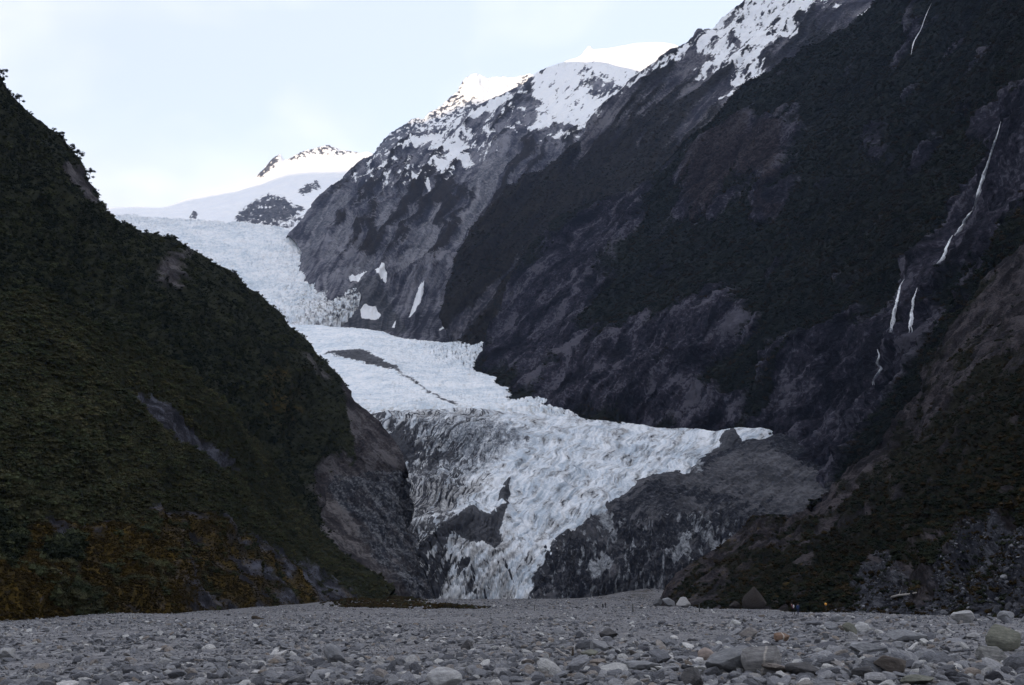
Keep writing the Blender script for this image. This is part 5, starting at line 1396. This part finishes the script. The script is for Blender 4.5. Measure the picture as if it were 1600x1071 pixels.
def stone_points(n, seed, px_rng, lo, hi, dlo=26.0, dhi=330.0, power=2.2):
    """stones on the bed, seen density even over the picture; long-tailed sizes (half length, m)"""
    r = np.random.default_rng(seed)
    out = []
    while len(out) < n:
        m = n
        d = dlo * (dhi / dlo) ** (r.random(m) ** 0.85)
        px = r.uniform(px_rng[0], px_rng[1], m)
        P = at(px, np.full(m, 1000.0), d)
        x, y = P[:, 0], d
        # keep off the hill feet
        lim_l = -44 - 0.18 * y; lim_r = 38 + 0.20 * y
        ok = (x > lim_l) & (x < lim_r)
        s = lo * (hi / lo) ** (r.random(m) ** power)
        smin = 1.1 * d / F                     # nothing under two pixels
        s = np.maximum(s, smin * r.uniform(0.7, 1.3, m))
        # bars of coarse stone and pans of finer gravel between them
        bar = fbm(np.stack([x / 11.0, y / 30.0, 0 * x], -1), 3, 0.5, seed=60)
        ok &= (s < 0.09) | (r.random(m) < 0.18 + 0.82 * smooth(bar, -0.18, 0.12))
        for i in np.nonzero(ok)[0]:
            out.append((x[i], y[i], s[i], px[i]))
    a = np.array(out[:n])
    return a


def make_gravel():
    protos = [bpy.data.objects.new('stone', stone_mesh('stone', 400 + i, 2, (0.22, 0.62), 12, 0.10, STONE)) for i in range(30)]
    A = stone_points(75000, 5, (-150, 1750), 0.03, 0.30, power=2.4)
    A = np.concatenate([A, stone_points(9000, 8, (600, 1150), 0.1, 0.9, 330, 780, 3.0)])
    # more and bigger blocks on the far bank side
    B = stone_points(1300, 6, (850, 1750), 0.12, 0.62, 30, 140, 2.6)
    A = np.concatenate([A, B])
    x, y, s = A[:, 0], A[:, 1], A[:, 2]
    r = np.random.default_rng(9)
    z = ground_z(x, y) + s * r.uniform(-0.05, 0.28, len(s))
    rot = np.stack([r.normal(0, 0.38, len(s)), r.normal(0, 0.38, len(s)), r.uniform(0, 6.28, len(s))], -1)
    scl = np.stack([s, s * r.uniform(0.8, 1.15, len(s)), s * r.uniform(0.8, 1.2, len(s))], -1)
    idx = r.integers(0, len(protos), len(s))
    vis = s / y * ((A[:, 3] > 5) & (A[:, 3] < 1595)) * (y > 33)
    order = np.argsort(-vis)
    big = order[:290]
    keep = np.setdiff1d(np.arange(len(s)), big)
    for i in big:                                # the largest lie as stones of their own in the bed
        o = bpy.data.objects.new('stone', protos[idx[i]].data)
        COL.objects.link(o)
        o.location = (x[i], y[i], z[i]); o.rotation_euler = rot[i]; o.scale = scl[i]
        o.parent = RIVERBED
    scatter('gravel', np.stack([x, y, z], -1)[keep], rot[keep], scl[keep], idx[keep], protos, 'countless grey cobbles and pebbles covering the riverbed')


make_gravel()


def make_scree():
    P, qx, qy = sample_surface('scree', 9000, 0.5, 0.12, lambda a, b, c: 1.0 / np.maximum(c[..., 1], 60) ** 1.6, seed=15)
    r = np.random.default_rng(16)
    s = 0.07 * (0.60 / 0.07) ** (r.random(len(P)) ** 2.8)
    s = np.maximum(s, 1.3 * P[:, 1] / F)
    protos = [bpy.data.objects.new('block', stone_mesh('block', 470 + i, 2, (0.3, 0.7), 9, 0.06, SCREE)) for i in range(10)]
    scatter('scree', P, np.stack([r.normal(0, .4, len(s)), r.normal(0.3, .4, len(s)), r.uniform(0, 6.28, len(s))], -1), np.stack([s, s, s], -1), r.integers(0, 10, len(s)), protos,
            'loose broken scree blocks at the foot of the near rock spur')


make_scree()


# ---- boulders one can point to
def flat_stops(c, j=0.15):
    return [(0.0, tuple(x * (1 - j) for x in c)), (1.0, tuple(x * (1 + j) for x in c))]


BM = {
    'grey': stone_mat('boulder_grey', flat_stops((0.19, 0.195, 0.205))),
    'vein': stone_mat('boulder_veined', flat_stops((0.20, 0.196, 0.195)), vein=0.045),
    'pale': stone_mat('boulder_pale', flat_stops((0.30, 0.30, 0.30))),
    'dark': stone_mat('boulder_dark', flat_stops((0.065, 0.064, 0.066))),
    'olive': stone_mat('boulder_olive', flat_stops((0.15, 0.152, 0.125))),
    'brown': stone_mat('boulder_brown', flat_stops((0.085, 0.074, 0.066))),
    'darkbrown': stone_mat('boulder_dark_brown', flat_stops((0.034, 0.029, 0.027)), band=1.0),
    'band': stone_mat('boulder_banded', flat_stops((0.16, 0.16, 0.155)), band=1.0),
    'rust': stone_mat('boulder_rust', flat_stops((0.18, 0.12, 0.088)), vein=0.07),
    'pink': stone_mat('boulder_pinkish', flat_stops((0.26, 0.215, 0.19))),
}
BOULDERS = [  # px centre, py base, width px, height px, kind, roll, sub, label
    (1196, 1056, 64, 50, 'vein', 0.0, 'big rounded grey boulder with a pale upright vein, near the lower edge'),
    (1148, 1054, 84, 36, 'grey', -0.18, 'long sloping grey slab leaning against the big veined boulder'),
    (1084, 1076, 44, 34, 'dark', 0.5, 'dark pointed slab tilted up at the lower edge of the photo'),
    (692, 1080, 56, 34, 'pale', 0.0, 'pale rough boulder cut by the lower edge of the photo'),
    (1508, 974, 34, 21, 'pale', 0.0, 'pale boulder sitting at the foot of the scree'),
    (1574, 1018, 52, 38, 'olive', 0.1, 'large olive-grey rounded boulder near the photo edge'),
    (1553, 1038, 56, 30, 'band', 0.2, 'striped schist boulder in front of the large olive boulder'),
    (1402, 1054, 62, 24, 'brown', 0.15, 'brownish layered slab lying between the veined and striped boulders'),
    (1350, 1060, 32, 17, 'dark', 0.0, 'small smooth dark stone before the brownish layered slab'),
    (1262, 1056, 64, 20, 'dark', 0.1, 'flat dark slab beside the big veined boulder'),
    (934, 1019, 34, 19, 'grey', 0.0, 'blocky grey stone with a dark notch in the middle of the bed'),
    (921, 1026, 26, 10, 'olive', 0.1, 'low greenish stone in front of the blocky grey stone'),
    (953, 998, 30, 15, 'dark', 0.0, 'dark peaked stone behind the blocky grey stone'),
    (1222, 1004, 26, 14, 'rust', 0.0, 'rust-red stone with a white stripe above the veined boulder'),
    (1183, 949, 44, 34, 'darkbrown', 0.0, 'brown pyramid-shaped block at the foot of the near spur'),
    (1149, 949, 20, 12, 'darkbrown', 0.2, 'small brown stone beside the pyramid-shaped block'),
    (1046, 941, 22, 14, 'grey', 0.0, 'middle grey boulder of three at the tip of the spur'),
    (1067, 941, 24, 16, 'pale', 0.0, 'palest and largest boulder of three at the tip of the spur'),
    (1028, 941, 15, 12, 'grey', 0.3, 'smallest upright boulder of three at the tip of the spur'),
    (1330, 992, 24, 17, 'olive', 0.5, 'tilted olive cobble below the scree, paired with a pale one'),
    (1349, 990, 22, 17, 'pale', 0.0, 'rounded pale cobble next to the tilted olive one'),
    (520, 1038, 34, 30, 'grey', 0.6, 'upright tilted grey-green slab on the bed near the hill side'),
    (1577, 972, 28, 17, 'grey', 0.0, 'grey boulder at the scree foot by the photo edge'),
    (730, 1016, 22, 15, 'dark', 0.1, 'dark upright stone standing out of the pale gravel'),
    (1106, 1034, 27, 20, 'pink', 0.0, 'rounded pinkish boulder behind the long sloping slab'),
    (1312, 972, 22, 11, 'grey', 0.0, 'low grey boulder by the scree below the orange-topped pole'),
    (1292, 963, 12, 7, 'pale', 0.0, 'small white-topped stone next to the orange-topped pole'),
    (1420, 1004, 62, 18, 'grey', 0.0, 'broad flat grey boulder in the gravel below the scree'),
    (1360, 1026, 66, 20, 'grey', 0.1, 'wide low grey slab above the small dark stone'),
    (1524, 1000, 22, 11, 'pale', 0.0, 'low pale stone in front of the pale scree-foot boulder'),
    (1300, 985, 20, 13, 'grey', 0.2, 'squat grey cobble left of the tilted olive one'),
    (8, 1030, 30, 18, 'pale', 0.0, 'pale stone at the hillside edge of the photo'),
    (1440, 1071, 60, 14, 'olive', 0.0, 'low olive slab at the bottom edge below the brownish slab'),
    (1010, 1050, 60, 18, 'grey', 0.0, 'broad flat grey stone left of the pinkish boulder'),
]
for i, (px, pb, wpx, hpx, kind, roll, label) in enumerate(BOULDERS):
    P = ground_hit(px, pb)
    if 1000 < px < 1210 and pb < 952:            # those at the foot of the spur lie just in front of it
        G_, m_, qx_, qy_ = LAND['near']
        row = np.abs(G_[..., 0] / G_[..., 1] - P.x / P.y) < 0.004
        dn = float(G_[..., 1][row & (G_[..., 2] > -1)].min()) if (row & (G_[..., 2] > -1)).any() else P.y
        P = Vector(at(px, pb, min(P.y, dn - 4)))
    sc = P.y / F * 1.03
    hx, hz = wpx * sc / 2, hpx * sc / 2
    pyr = 'pyramid' in label
    round_ = any(w in label for w in ('rounded', 'smooth'))
    me = stone_mesh('boulder', 900 + i * 7, 4, cuts=5 if round_ else 10, noise_amp=0.06 if round_ else 0.10, mat=BM[kind], smooth_shade=True, dims=(hx, max(hx * 0.75, hz), hz * 1.12))
    if pyr:
        co = np.array([v.co[:] for v in me.vertices]); f = 1 - 0.45 * (co[:, 2] / (hz * 1.12) * 0.5 + 0.5)
        co[:, 0] *= f * 1.15; co[:, 1] *= f * 1.15
        me.vertices.foreach_set('co', co.astype(np.float32).ravel())
    o = bpy.data.objects.new('boulder', me)
    COL.objects.link(o)
    o.location = (P.x, P.y + hx * 0.4, float(ground_z(P.x, P.y + hx * 0.4)) + hz * 0.86)
    o.rotation_euler = (0, roll, random.uniform(-0.3, 0.3))
    tag(o, label, 'boulder', 'boulders lying on the riverbed')

# ------------------------------------------------------------------ waterfalls on the valley wall
def wall_point(px, py, key='wall'):
    G, m, qx, qy = LAND[key]
    if 'pxd' + key not in LAND:
        LAND['pxd' + key] = project(G)
    gx, gy = LAND['pxd' + key]
    d = (gx - px) ** 2 + (gy - py) ** 2 + (G[..., 1] > 4000) * 1e6
    near = d < 9.0
    if near.any():                                # the surface the eye meets first
        dist = np.where(near, G[..., 1], 1e9)
        i = np.unravel_index(np.argmin(dist), d.shape)
    else:
        i = np.unravel_index(np.argmin(d), d.shape)
    return at(px, py, G[i][1])


WATER, nt, b = base_mat('white_water', 0.6, 0.3)
tc = nt.nodes.new('ShaderNodeTexCoord')
mp = nt.nodes.new('ShaderNodeMapping'); mp.inputs['Scale'].default_value = (0.5, 0.5, 0.06)
nt.links.new(tc.outputs['Object'], mp.inputs['Vector'])
nt.links.new(ramp(nt, noise_node(nt, mp.outputs[0], 1.0, 5), [(0.30, (0.38, 0.41, 0.46)), (0.55, (0.86, 0.88, 0.91))]), b.inputs['Base Color'])


def waterfall(path, w0, w1, label, seed):
    r = np.random.default_rng(seed)
    p = np.array(path, float)
    t = np.concatenate([[0], np.cumsum(np.hypot(*np.diff(p, axis=0).T))]); L = t[-1]
    n = max(12, int(L / 2))
    q = pchip(t / L, p, np.linspace(0, 1, n))
    ds = np.array([wall_point(a, c)[1] for a, c in q])
    pad = np.pad(ds, 6, mode='edge')
    ds = np.array([pad[i:i + 13].min() for i in range(len(ds))])      # stay in front of the rock it runs over
    ds = np.convolve(np.pad(ds, 3, mode='edge'), np.ones(7) / 7, 'valid') - 9.0
    C = at(q[:, 0], q[:, 1], ds)
    base = C[-1].copy()
    V, Fc = [], []
    m = 6
    for st in range(7):                           # strands that part and meet again on the way down
        a0, a1 = (0, n) if st < 3 else sorted(r.integers(0, n, 2))
        if a1 - a0 < 5: continue
        ph = r.uniform(0, 6.28, 2)
        k0 = len(V)
        for i in range(a0, a1):
            f = i / (n - 1)
            s = ds[i] / F
            full = w0 + (w1 - w0) * f
            off = 0.30 * full * (math.sin(f * 9 + ph[0]) + 0.5 * math.sin(f * 23 + ph[1])) * (0.3 + 0.7 * f)
            ww = full * (0.62 if st < 2 else 0.3) * s * r.uniform(0.7, 1.2) * min(1, 4 * (i - a0 + 1) / (a1 - a0), 4 * (a1 - i) / (a1 - a0))
            cx = C[i] + np.array([off * s, r.normal(0, 0.4), 0])
            for j in range(m):
                a = 2 * math.pi * j / m
                V.append(cx + np.array([math.cos(a) * ww * 0.5, math.sin(a) * ww * 0.4, 0]) - base)
        for i in range(a1 - a0 - 1):
            for j in range(m):
                Fc.append((k0 + i * m + j, k0 + i * m + (j + 1) % m, k0 + (i + 1) * m + (j + 1) % m, k0 + (i + 1) * m + j))
    o = mesh_object('waterfall', V, Fc, WATER, smooth_shade=True)
    o.location = base
    tag(o, label, 'waterfall', 'waterfalls on the valley wall')


waterfall([(1564, 190), (1558, 212), (1548, 240), (1538, 272), (1530, 300), (1521, 328)], 3, 8, 'tall bright white waterfall high on the dark valley wall', 1)
waterfall([(1518, 330), (1506, 348), (1498, 362), (1494, 368)], 6, 8, 'short white cascade just below the tall bright waterfall', 2)
waterfall([(1488, 368), (1480, 385), (1474, 402), (1466, 412)], 4, 7, 'thin faint cascade winding down below the short white one', 3)
waterfall([(1413, 436), (1406, 448), (1402, 470), (1396, 496), (1391, 520)], 3, 8, 'left of the twin falls half way down the gully', 4)
waterfall([(1433, 450), (1427, 470), (1424, 495), (1422, 520)], 3, 8, 'right of the twin falls half way down the gully', 5)
waterfall([(1371, 546), (1374, 556), (1370, 568), (1376, 576), (1368, 590), (1364, 602)], 4, 6, 'lowest small zigzag cascade in the gully above the moraine', 6)
waterfall([(1456, 4), (1446, 26), (1438, 48), (1428, 66), (1423, 86)], 1.2, 2.4, 'faint pale trickle at the top edge of the valley wall', 7)

# ------------------------------------------------------------------ single trees on the hill's skyline
BARK, nt, b = base_mat('bark', 0.9, 0.1)
tc = nt.nodes.new('ShaderNodeTexCoord')
nt.links.new(ramp(nt, noise_node(nt, tc.outputs['Object'], 3.0, 5), [(0.3, (0.035, 0.028, 0.022)), (0.7, (0.085, 0.07, 0.055))]), b.inputs['Base Color'])


def tube(path, rad, m=6):
    V, Fc = [], []
    P = [Vector(p) for p in path]
    for i, p in enumerate(P):
        d = (P[min(i + 1, len(P) - 1)] - P[max(i - 1, 0)]).normalized()
        a = d.orthogonal().normalized(); c = d.cross(a)
        for j in range(m):
            an = 2 * math.pi * j / m
            V.append(p + (a * math.cos(an) + c * math.sin(an)) * rad[i])
    for i in range(len(P) - 1):
        for j in range(m):
            Fc.append((i * m + j, i * m + (j + 1) % m, (i + 1) * m + (j + 1) % m, (i + 1) * m + j))
    Fc.append(tuple(range(m - 1, -1, -1))); Fc.append(tuple((len(P) - 1) * m + j for j in range(m)))
    return V, Fc


def join(parts):
    V, Fc = [], []
    for v, f in parts:
        k = len(V); V += v; Fc += [tuple(k + i for i in q) for q in f]
    return V, Fc


def tree(px, py, d, h, w, label, seed, mat=None, lean=0.0, group='trees on the skyline of the green hill'):
    r = np.random.default_rng(seed)
    P = at(px, py, d)
    e = bpy.data.objects.new('tree', None); COL.objects.link(e); e.location = P
    tag(e, label, 'tree', group)
    parts = [tube([(0, 0, -1.5), (lean * h * .2, 0, h * 0.25), (lean * h * .45, 0, h * 0.55), (lean * h * .8, 0, h * 0.9)], [h * .035, h * .03, h * .02, h * .008])]
    tips = []
    for i in range(9):
        f = r.uniform(0.3, 0.85); a = r.uniform(0, 6.28); L = w * r.uniform(0.5, 0.95) * (1.15 - 0.5 * f)
        b0 = Vector((lean * h * f * .85, 0, h * f)); b1 = b0 + Vector((math.cos(a) * L, math.sin(a) * L, h * r.uniform(0.05, 0.2)))
        parts.append(tube([b0, (b0 + b1) / 2 + Vector((0, 0, h * .03)), b1], [h * .012, h * .009, h * .004], 5)); tips.append(b1)
    tips.append(Vector((lean * h * .8, 0, h * 0.93)))
    mesh_object('trunk', *join(parts), BARK, e, True)
    V, Fc = [], []
    for t in tips:
        rr = w * r.uniform(0.28, 0.45)
        for _ in range(170):
            dd = r.normal(size=3); dd /= np.linalg.norm(dd)
            p = np.array(t) + dd * rr * r.uniform(0.35, 1.05) * np.array([1, 1, 0.65])
            nn = dd + r.normal(0, .6, 3); nn /= np.linalg.norm(nn)
            tt = np.cross(nn, r.normal(size=3)); tt /= np.linalg.norm(tt); bb = np.cross(nn, tt); s = w * 0.06 * r.uniform(.6, 1.4)
            k = len(V); V += [p - tt * s, p + bb * s * .6, p + tt * s, p - bb * s * .6]; Fc.append((k, k + 1, k + 2, k + 3))
    mesh_object('crown', V, Fc, mat or GREEN_D, e)


tree(137, 284, 612, 7.5, 3.2, 'lone tree leaning out over the bare rock bluff on the skyline', 41, lean=0.25)
tree(119, 254, 604, 8.0, 3.8, 'bushy tree on the skyline just above the leaning one', 42, lean=0.1)
tree(110, 240, 600, 5.5, 3.0, 'small round tree just uphill of the bushy skyline tree', 43)
tree(93, 222, 594, 6.0, 3.6, 'broad low tree where the skyline steepens above the bluff', 44)
tree(30, 162, 574, 5.0, 2.8, 'small tree on the skyline near the top of the hill', 45)
tree(4, 126, 570, 7.0, 2.6, 'slim tree at the photo edge where the hill meets the sky', 46)

# ------------------------------------------------------------------ driftwood
WOOD, nt, b = base_mat('driftwood', 0.85, 0.15)
tc = nt.nodes.new('ShaderNodeTexCoord')
nt.links.new(ramp(nt, noise_node(nt, tc.outputs['Object'], 4.0, 5), [(0.3, (0.22, 0.20, 0.18)), (0.7, (0.42, 0.40, 0.37))]), b.inputs['Base Color'])


def log_between(a, c, rad, label, name='log', cat='log', snag=True):
    a, c = Vector(a), Vector(c)
    mid = (a + c) / 2
    pts = [a - mid, (a - mid) * 0.4 + Vector((0, 0, rad * .4)), (c - mid) * 0.4 + Vector((0, 0, -rad * .2)), c - mid]
    parts = [tube(pts, [rad, rad * .9, rad * .8, rad * .55], 8)]
    if snag:
        parts.append(tube([pts[1], pts[1] + Vector((rad * 2, 0, rad * 4))], [rad * .35, rad * .15], 5))
    o = mesh_object(name, *join(parts), WOOD, None, True)
    o.location = mid
    tag(o, label, cat)


p0, p1 = Vector(wall_point(1392, 935, 'near')), Vector(wall_point(1430, 928, 'near'))
log_between(p0 - Vector((0, .5, -.15)), p1 - Vector((0, .5, -.15)), 0.22, 'pale bleached log lying across the scree below the scrub')
a = ground_hit(891, 1029)
log_between(a, at(868, 1013, a.y + 0.6), 0.035, 'pale thin stick leaning among stones in the middle of the bed', 'stick', 'stick', False)
a = ground_hit(895, 1026)
log_between(a, at(895, 1012, a.y), 0.05, 'dark stubby branch standing upright beside the pale stick', 'branch', 'branch', False)
bpy.data.objects['branch'].data.materials[0] = BARK
a = ground_hit(398, 968 + 0)
log_between(at(395, 965, a.y), at(412, 968, a.y - 2), 0.22, 'dark driftwood log on the gravel below the mossy slope', 'log', 'log', False)
bpy.data.objects['log.001'].data.materials[0] = BARK

# ------------------------------------------------------------------ marker poles
POLE, nt, b = base_mat('pole_paint', 0.6, 0.2)
tc = nt.nodes.new('ShaderNodeTexCoord')
nt.links.new(ramp(nt, noise_node(nt, tc.outputs['Object'], 5.0, 3), [(0.3, (0.03, 0.035, 0.035)), (0.7, (0.06, 0.065, 0.06))]), b.inputs['Base Color'])
ORANGE, nt, b = base_mat('orange_marker', 0.5, 0.3)
tc = nt.nodes.new('ShaderNodeTexCoord')
nt.links.new(ramp(nt, noise_node(nt, tc.outputs['Object'], 5.0, 3), [(0.3, (0.70, 0.28, 0.03)), (0.7, (0.85, 0.42, 0.08))]), b.inputs['Base Color'])


def marker_pole(px, pb, h, rad, label, cap):
    P = ground_hit(px, pb)
    e = bpy.data.objects.new('marker_pole', None); COL.objects.link(e); e.location = P
    tag(e, label, 'marker pole', 'marker poles on the riverbed')
    mesh_object('post', *tube([(0, 0, -.4), (0.01, 0, h * .5), (0, 0, h)], [rad, rad, rad * .9], 8), POLE, e, True)
    if cap:
        v, f = tube([(0, 0, h - .05), (0, 0, h + .06), (0, 0, h + .22), (0, 0, h + .36), (0, 0, h + .40)], [rad * 1.1, rad * 3.2, rad * 3.6, rad * 2.4, rad * .6], 10)
        mesh_object('marker_cap', v, f, ORANGE, e, True)


marker_pole(1291, 958, 1.25, 0.06, 'thin marker pole with an orange top at the edge of the scrub', True)
marker_pole(989, 957, 1.5, 0.10, 'thin dark pole standing to the right of the two walkers', False)
marker_pole(1093, 957, 1.5, 0.09, 'thin dark pole in front of the three boulders at the spur tip', False)
marker_pole(835, 955, 1.4, 0.08, 'thin dark pole on the gravel below the foot of the snout', False)


# ------------------------------------------------------------------ people
def person(px, pb, heading, h, jacket, trousers, label, stride=0.25, pack=None, hat=(0.02, 0.016, 0.014), lean=0.0):
    P = ground_hit(px, pb)
    e = bpy.data.objects.new('person', None); COL.objects.link(e)
    e.location = P; e.rotation_euler = (0, 0, heading)
    tag(e, label, 'person', 'walkers on the riverbed')
    s = h / 1.75
    J = {  # joint: position, radii
        'pelvis': ((0, 0, 0.95), (0.15, 0.11)), 'waist': ((0, 0.02 + lean * .1, 1.12), (0.14, 0.10)), 'chest': ((0, 0.03 + lean * .25, 1.34), (0.17, 0.115)), 'neck': ((0, 0.04 + lean * .4, 1.50), (0.06, 0.06)),
        'jaw': ((0, 0.075 + lean * .45, 1.585), (0.07, 0.085)), 'head': ((0, 0.06 + lean * .5, 1.68), (0.078, 0.098)),
        'hipL': ((-0.09, 0, 0.90), (0.095, 0.095)), 'kneeL': ((-0.10, stride * .5 + .05, 0.50), (0.065, 0.065)), 'ankL': ((-0.10, stride * .6, 0.09), (0.045, 0.045)), 'toeL': ((-0.11, stride * .6 + .17, 0.035), (0.045, 0.035)),
        'hipR': ((0.09, 0, 0.90), (0.095, 0.095)), 'kneeR': ((0.10, -stride * .1 + .04, 0.50), (0.065, 0.065)), 'ankR': ((0.10, -stride * .7, 0.10), (0.045, 0.045)), 'toeR': ((0.11, -stride * .7 + .17, 0.035), (0.045, 0.035)),
        'shL': ((-0.19, 0.02 + lean * .3, 1.42), (0.07, 0.07)), 'elL': ((-0.25, -stride * .3, 1.14), (0.05, 0.05)), 'wrL': ((-0.25, -stride * .2 + .1, 0.90), (0.034, 0.034)),
        'shR': ((0.19, 0.02 + lean * .3, 1.42), (0.07, 0.07)), 'elR': ((0.25, stride * .3, 1.14), (0.05, 0.05)), 'wrR': ((0.25, stride * .5 + .1, 0.92), (0.034, 0.034)),
    }
    E = [('pelvis', 'waist'), ('waist', 'chest'), ('chest', 'neck'), ('neck', 'jaw'), ('jaw', 'head')]
    for S_ in 'LR':
        E += [('pelvis', 'hip' + S_), ('hip' + S_, 'knee' + S_), ('knee' + S_, 'ank' + S_), ('ank' + S_, 'toe' + S_), ('chest', 'sh' + S_), ('sh' + S_, 'el' + S_), ('el' + S_, 'wr' + S_)]
        sx = -1 if S_ == 'L' else 1
        w = J['wr' + S_][0]
        J['palm' + S_] = ((w[0], w[1] + .02, w[2] - .08), (0.04, 0.022)); E.append(('wr' + S_, 'palm' + S_))
        for f in range(4):
            J['f%d%s' % (f, S_)] = ((w[0] + sx * .005, w[1] - .025 + f * .024, w[2] - .13), (0.010, 0.010))
            J['g%d%s' % (f, S_)] = ((w[0] - sx * .012, w[1] - .02 + f * .024, w[2] - .165 - .008 * (f in (1, 2))), (0.008, 0.008))
            E += [('palm' + S_, 'f%d%s' % (f, S_)), ('f%d%s' % (f, S_), 'g%d%s' % (f, S_))]
        J['th' + S_] = ((w[0] - sx * .02, w[1] + .065, w[2] - .085), (0.011, 0.011)); E.append(('palm' + S_, 'th' + S_))
    names = list(J)
    me = bpy.data.meshes.new('body')
    me.from_pydata([tuple(c * s for c in J[n][0]) for n in names], [(names.index(a), names.index(b)) for a, b in E], [])
    o = bpy.data.objects.new('body', me); COL.objects.link(o); o.parent = e
    md = o.modifiers.new('skin', 'SKIN'); md.use_smooth_shade = True
    sv = me.skin_vertices[0].data
    for i, n in enumerate(names):
        sv[i].radius = tuple(c * s for c in J[n][1]); sv[i].use_root = (n == 'pelvis')
    o.modifiers.new('round', 'SUBSURF').render_levels = 1
    m, nt, b = base_mat('clothed_body', 0.85, 0.15)
    tc = nt.nodes.new('ShaderNodeTexCoord'); sx = nt.nodes.new('ShaderNodeSeparateXYZ')
    nt.links.new(tc.outputs['Object'], sx.inputs[0])
    r = nt.nodes.new('ShaderNodeValToRGB'); r.color_ramp.interpolation = 'CONSTANT'
    el = r.color_ramp.elements
    st = [(0.0, (0.025, 0.022, 0.02)), (0.06, trousers), (0.53, jacket), (0.87, (0.30, 0.19, 0.14))]
    while len(el) < len(st): el.new(0.5)
    for q, (p_, c_) in zip(el, st): q.position = p_; q.color = (*c_, 1)
    nt.links.new(maprange(nt, sx.outputs['Z'], 0, 1.75 * s), r.inputs['Fac'])
    nt.links.new(r.outputs['Color'], b.inputs['Base Color'])
    me.materials.append(m)
    # hair or hood over the crown of the head
    hm, nt, b = base_mat('hair', 0.8, 0.2)
    tc = nt.nodes.new('ShaderNodeTexCoord')
    nt.links.new(ramp(nt, noise_node(nt, tc.outputs['Object'], 30.0, 2), [(0.3, tuple(c * .7 for c in hat)), (0.7, hat)]), b.inputs['Base Color'])
    hme = stone_mesh('hair', 33, 3, cuts=0, noise_amp=0.03, mat=hm, smooth_shade=True, dims=(0.092 * s, 0.112 * s, 0.10 * s))
    ho = bpy.data.objects.new('hair', hme); COL.objects.link(ho); ho.parent = e
    ho.location = (0, (0.045 + lean * .5) * s, 1.715 * s)
    if pack:
        pm, nt, b = base_mat('pack_cloth', 0.8, 0.2)
        tc = nt.nodes.new('ShaderNodeTexCoord')
        nt.links.new(ramp(nt, noise_node(nt, tc.outputs['Object'], 12.0, 3), [(0.3, tuple(c * .8 for c in pack)), (0.7, pack)]), b.inputs['Base Color'])
        pme = stone_mesh('backpack', 35, 3, cuts=6, noise_amp=0.03, mat=pm, smooth_shade=True, dims=(0.17 * s, 0.11 * s, 0.25 * s))
        po = bpy.data.objects.new('backpack', pme); COL.objects.link(po); po.parent = e
        po.location = (0, (-0.17 + lean * .2) * s, 1.27 * s)


person(942, 951.5, 0.15, 1.66, (0.012, 0.013, 0.018), (0.010, 0.010, 0.013), 'left one of two dark-clad walkers side by side on the far gravel', 0.3)
person(946, 951, -0.2, 1.78, (0.010, 0.010, 0.014), (0.012, 0.012, 0.016), 'right and taller of two dark-clad walkers on the far gravel', 0.35)
person(1240, 961, 0.6, 1.70, (0.10, 0.035, 0.045), (0.010, 0.010, 0.012), 'person in dark clothes with a pale pack stooping among the stones', 0.25, (0.62, 0.60, 0.62), lean=0.55)
person(1247, 961, -0.5, 1.60, (0.015, 0.03, 0.085), (0.02, 0.025, 0.05), 'person in blue beside the stooping one with the pale pack', 0.2, lean=0.5)

# ------------------------------------------------------------------ thin air over the valley
hz_b = 21000.0
hv = [(x, y, z) for z in (-32.0, 5400.0) for y in (-hz_b, 10500.0) for x in (-hz_b, hz_b)]
hm = bpy.data.materials.new('thin_haze')
hm.use_nodes = True
hm.node_tree.nodes.clear()
ho_ = hm.node_tree.nodes.new('ShaderNodeOutputMaterial')
pv = hm.node_tree.nodes.new('ShaderNodeVolumePrincipled')
pv.inputs['Color'].default_value = (0.42, 0.60, 1.0, 1)
pv.inputs['Density'].default_value = 2.6e-5
hm.node_tree.links.new(pv.outputs[0], ho_.inputs['Volume'])
haze = mesh_object('haze', hv, [(0, 2, 3, 1), (4, 5, 7, 6), (0, 1, 5, 4), (2, 6, 7, 3), (0, 4, 6, 2), (1, 3, 7, 5)], hm)
tag(haze, 'thin bluish air filling the valley', None, None, 'stuff')
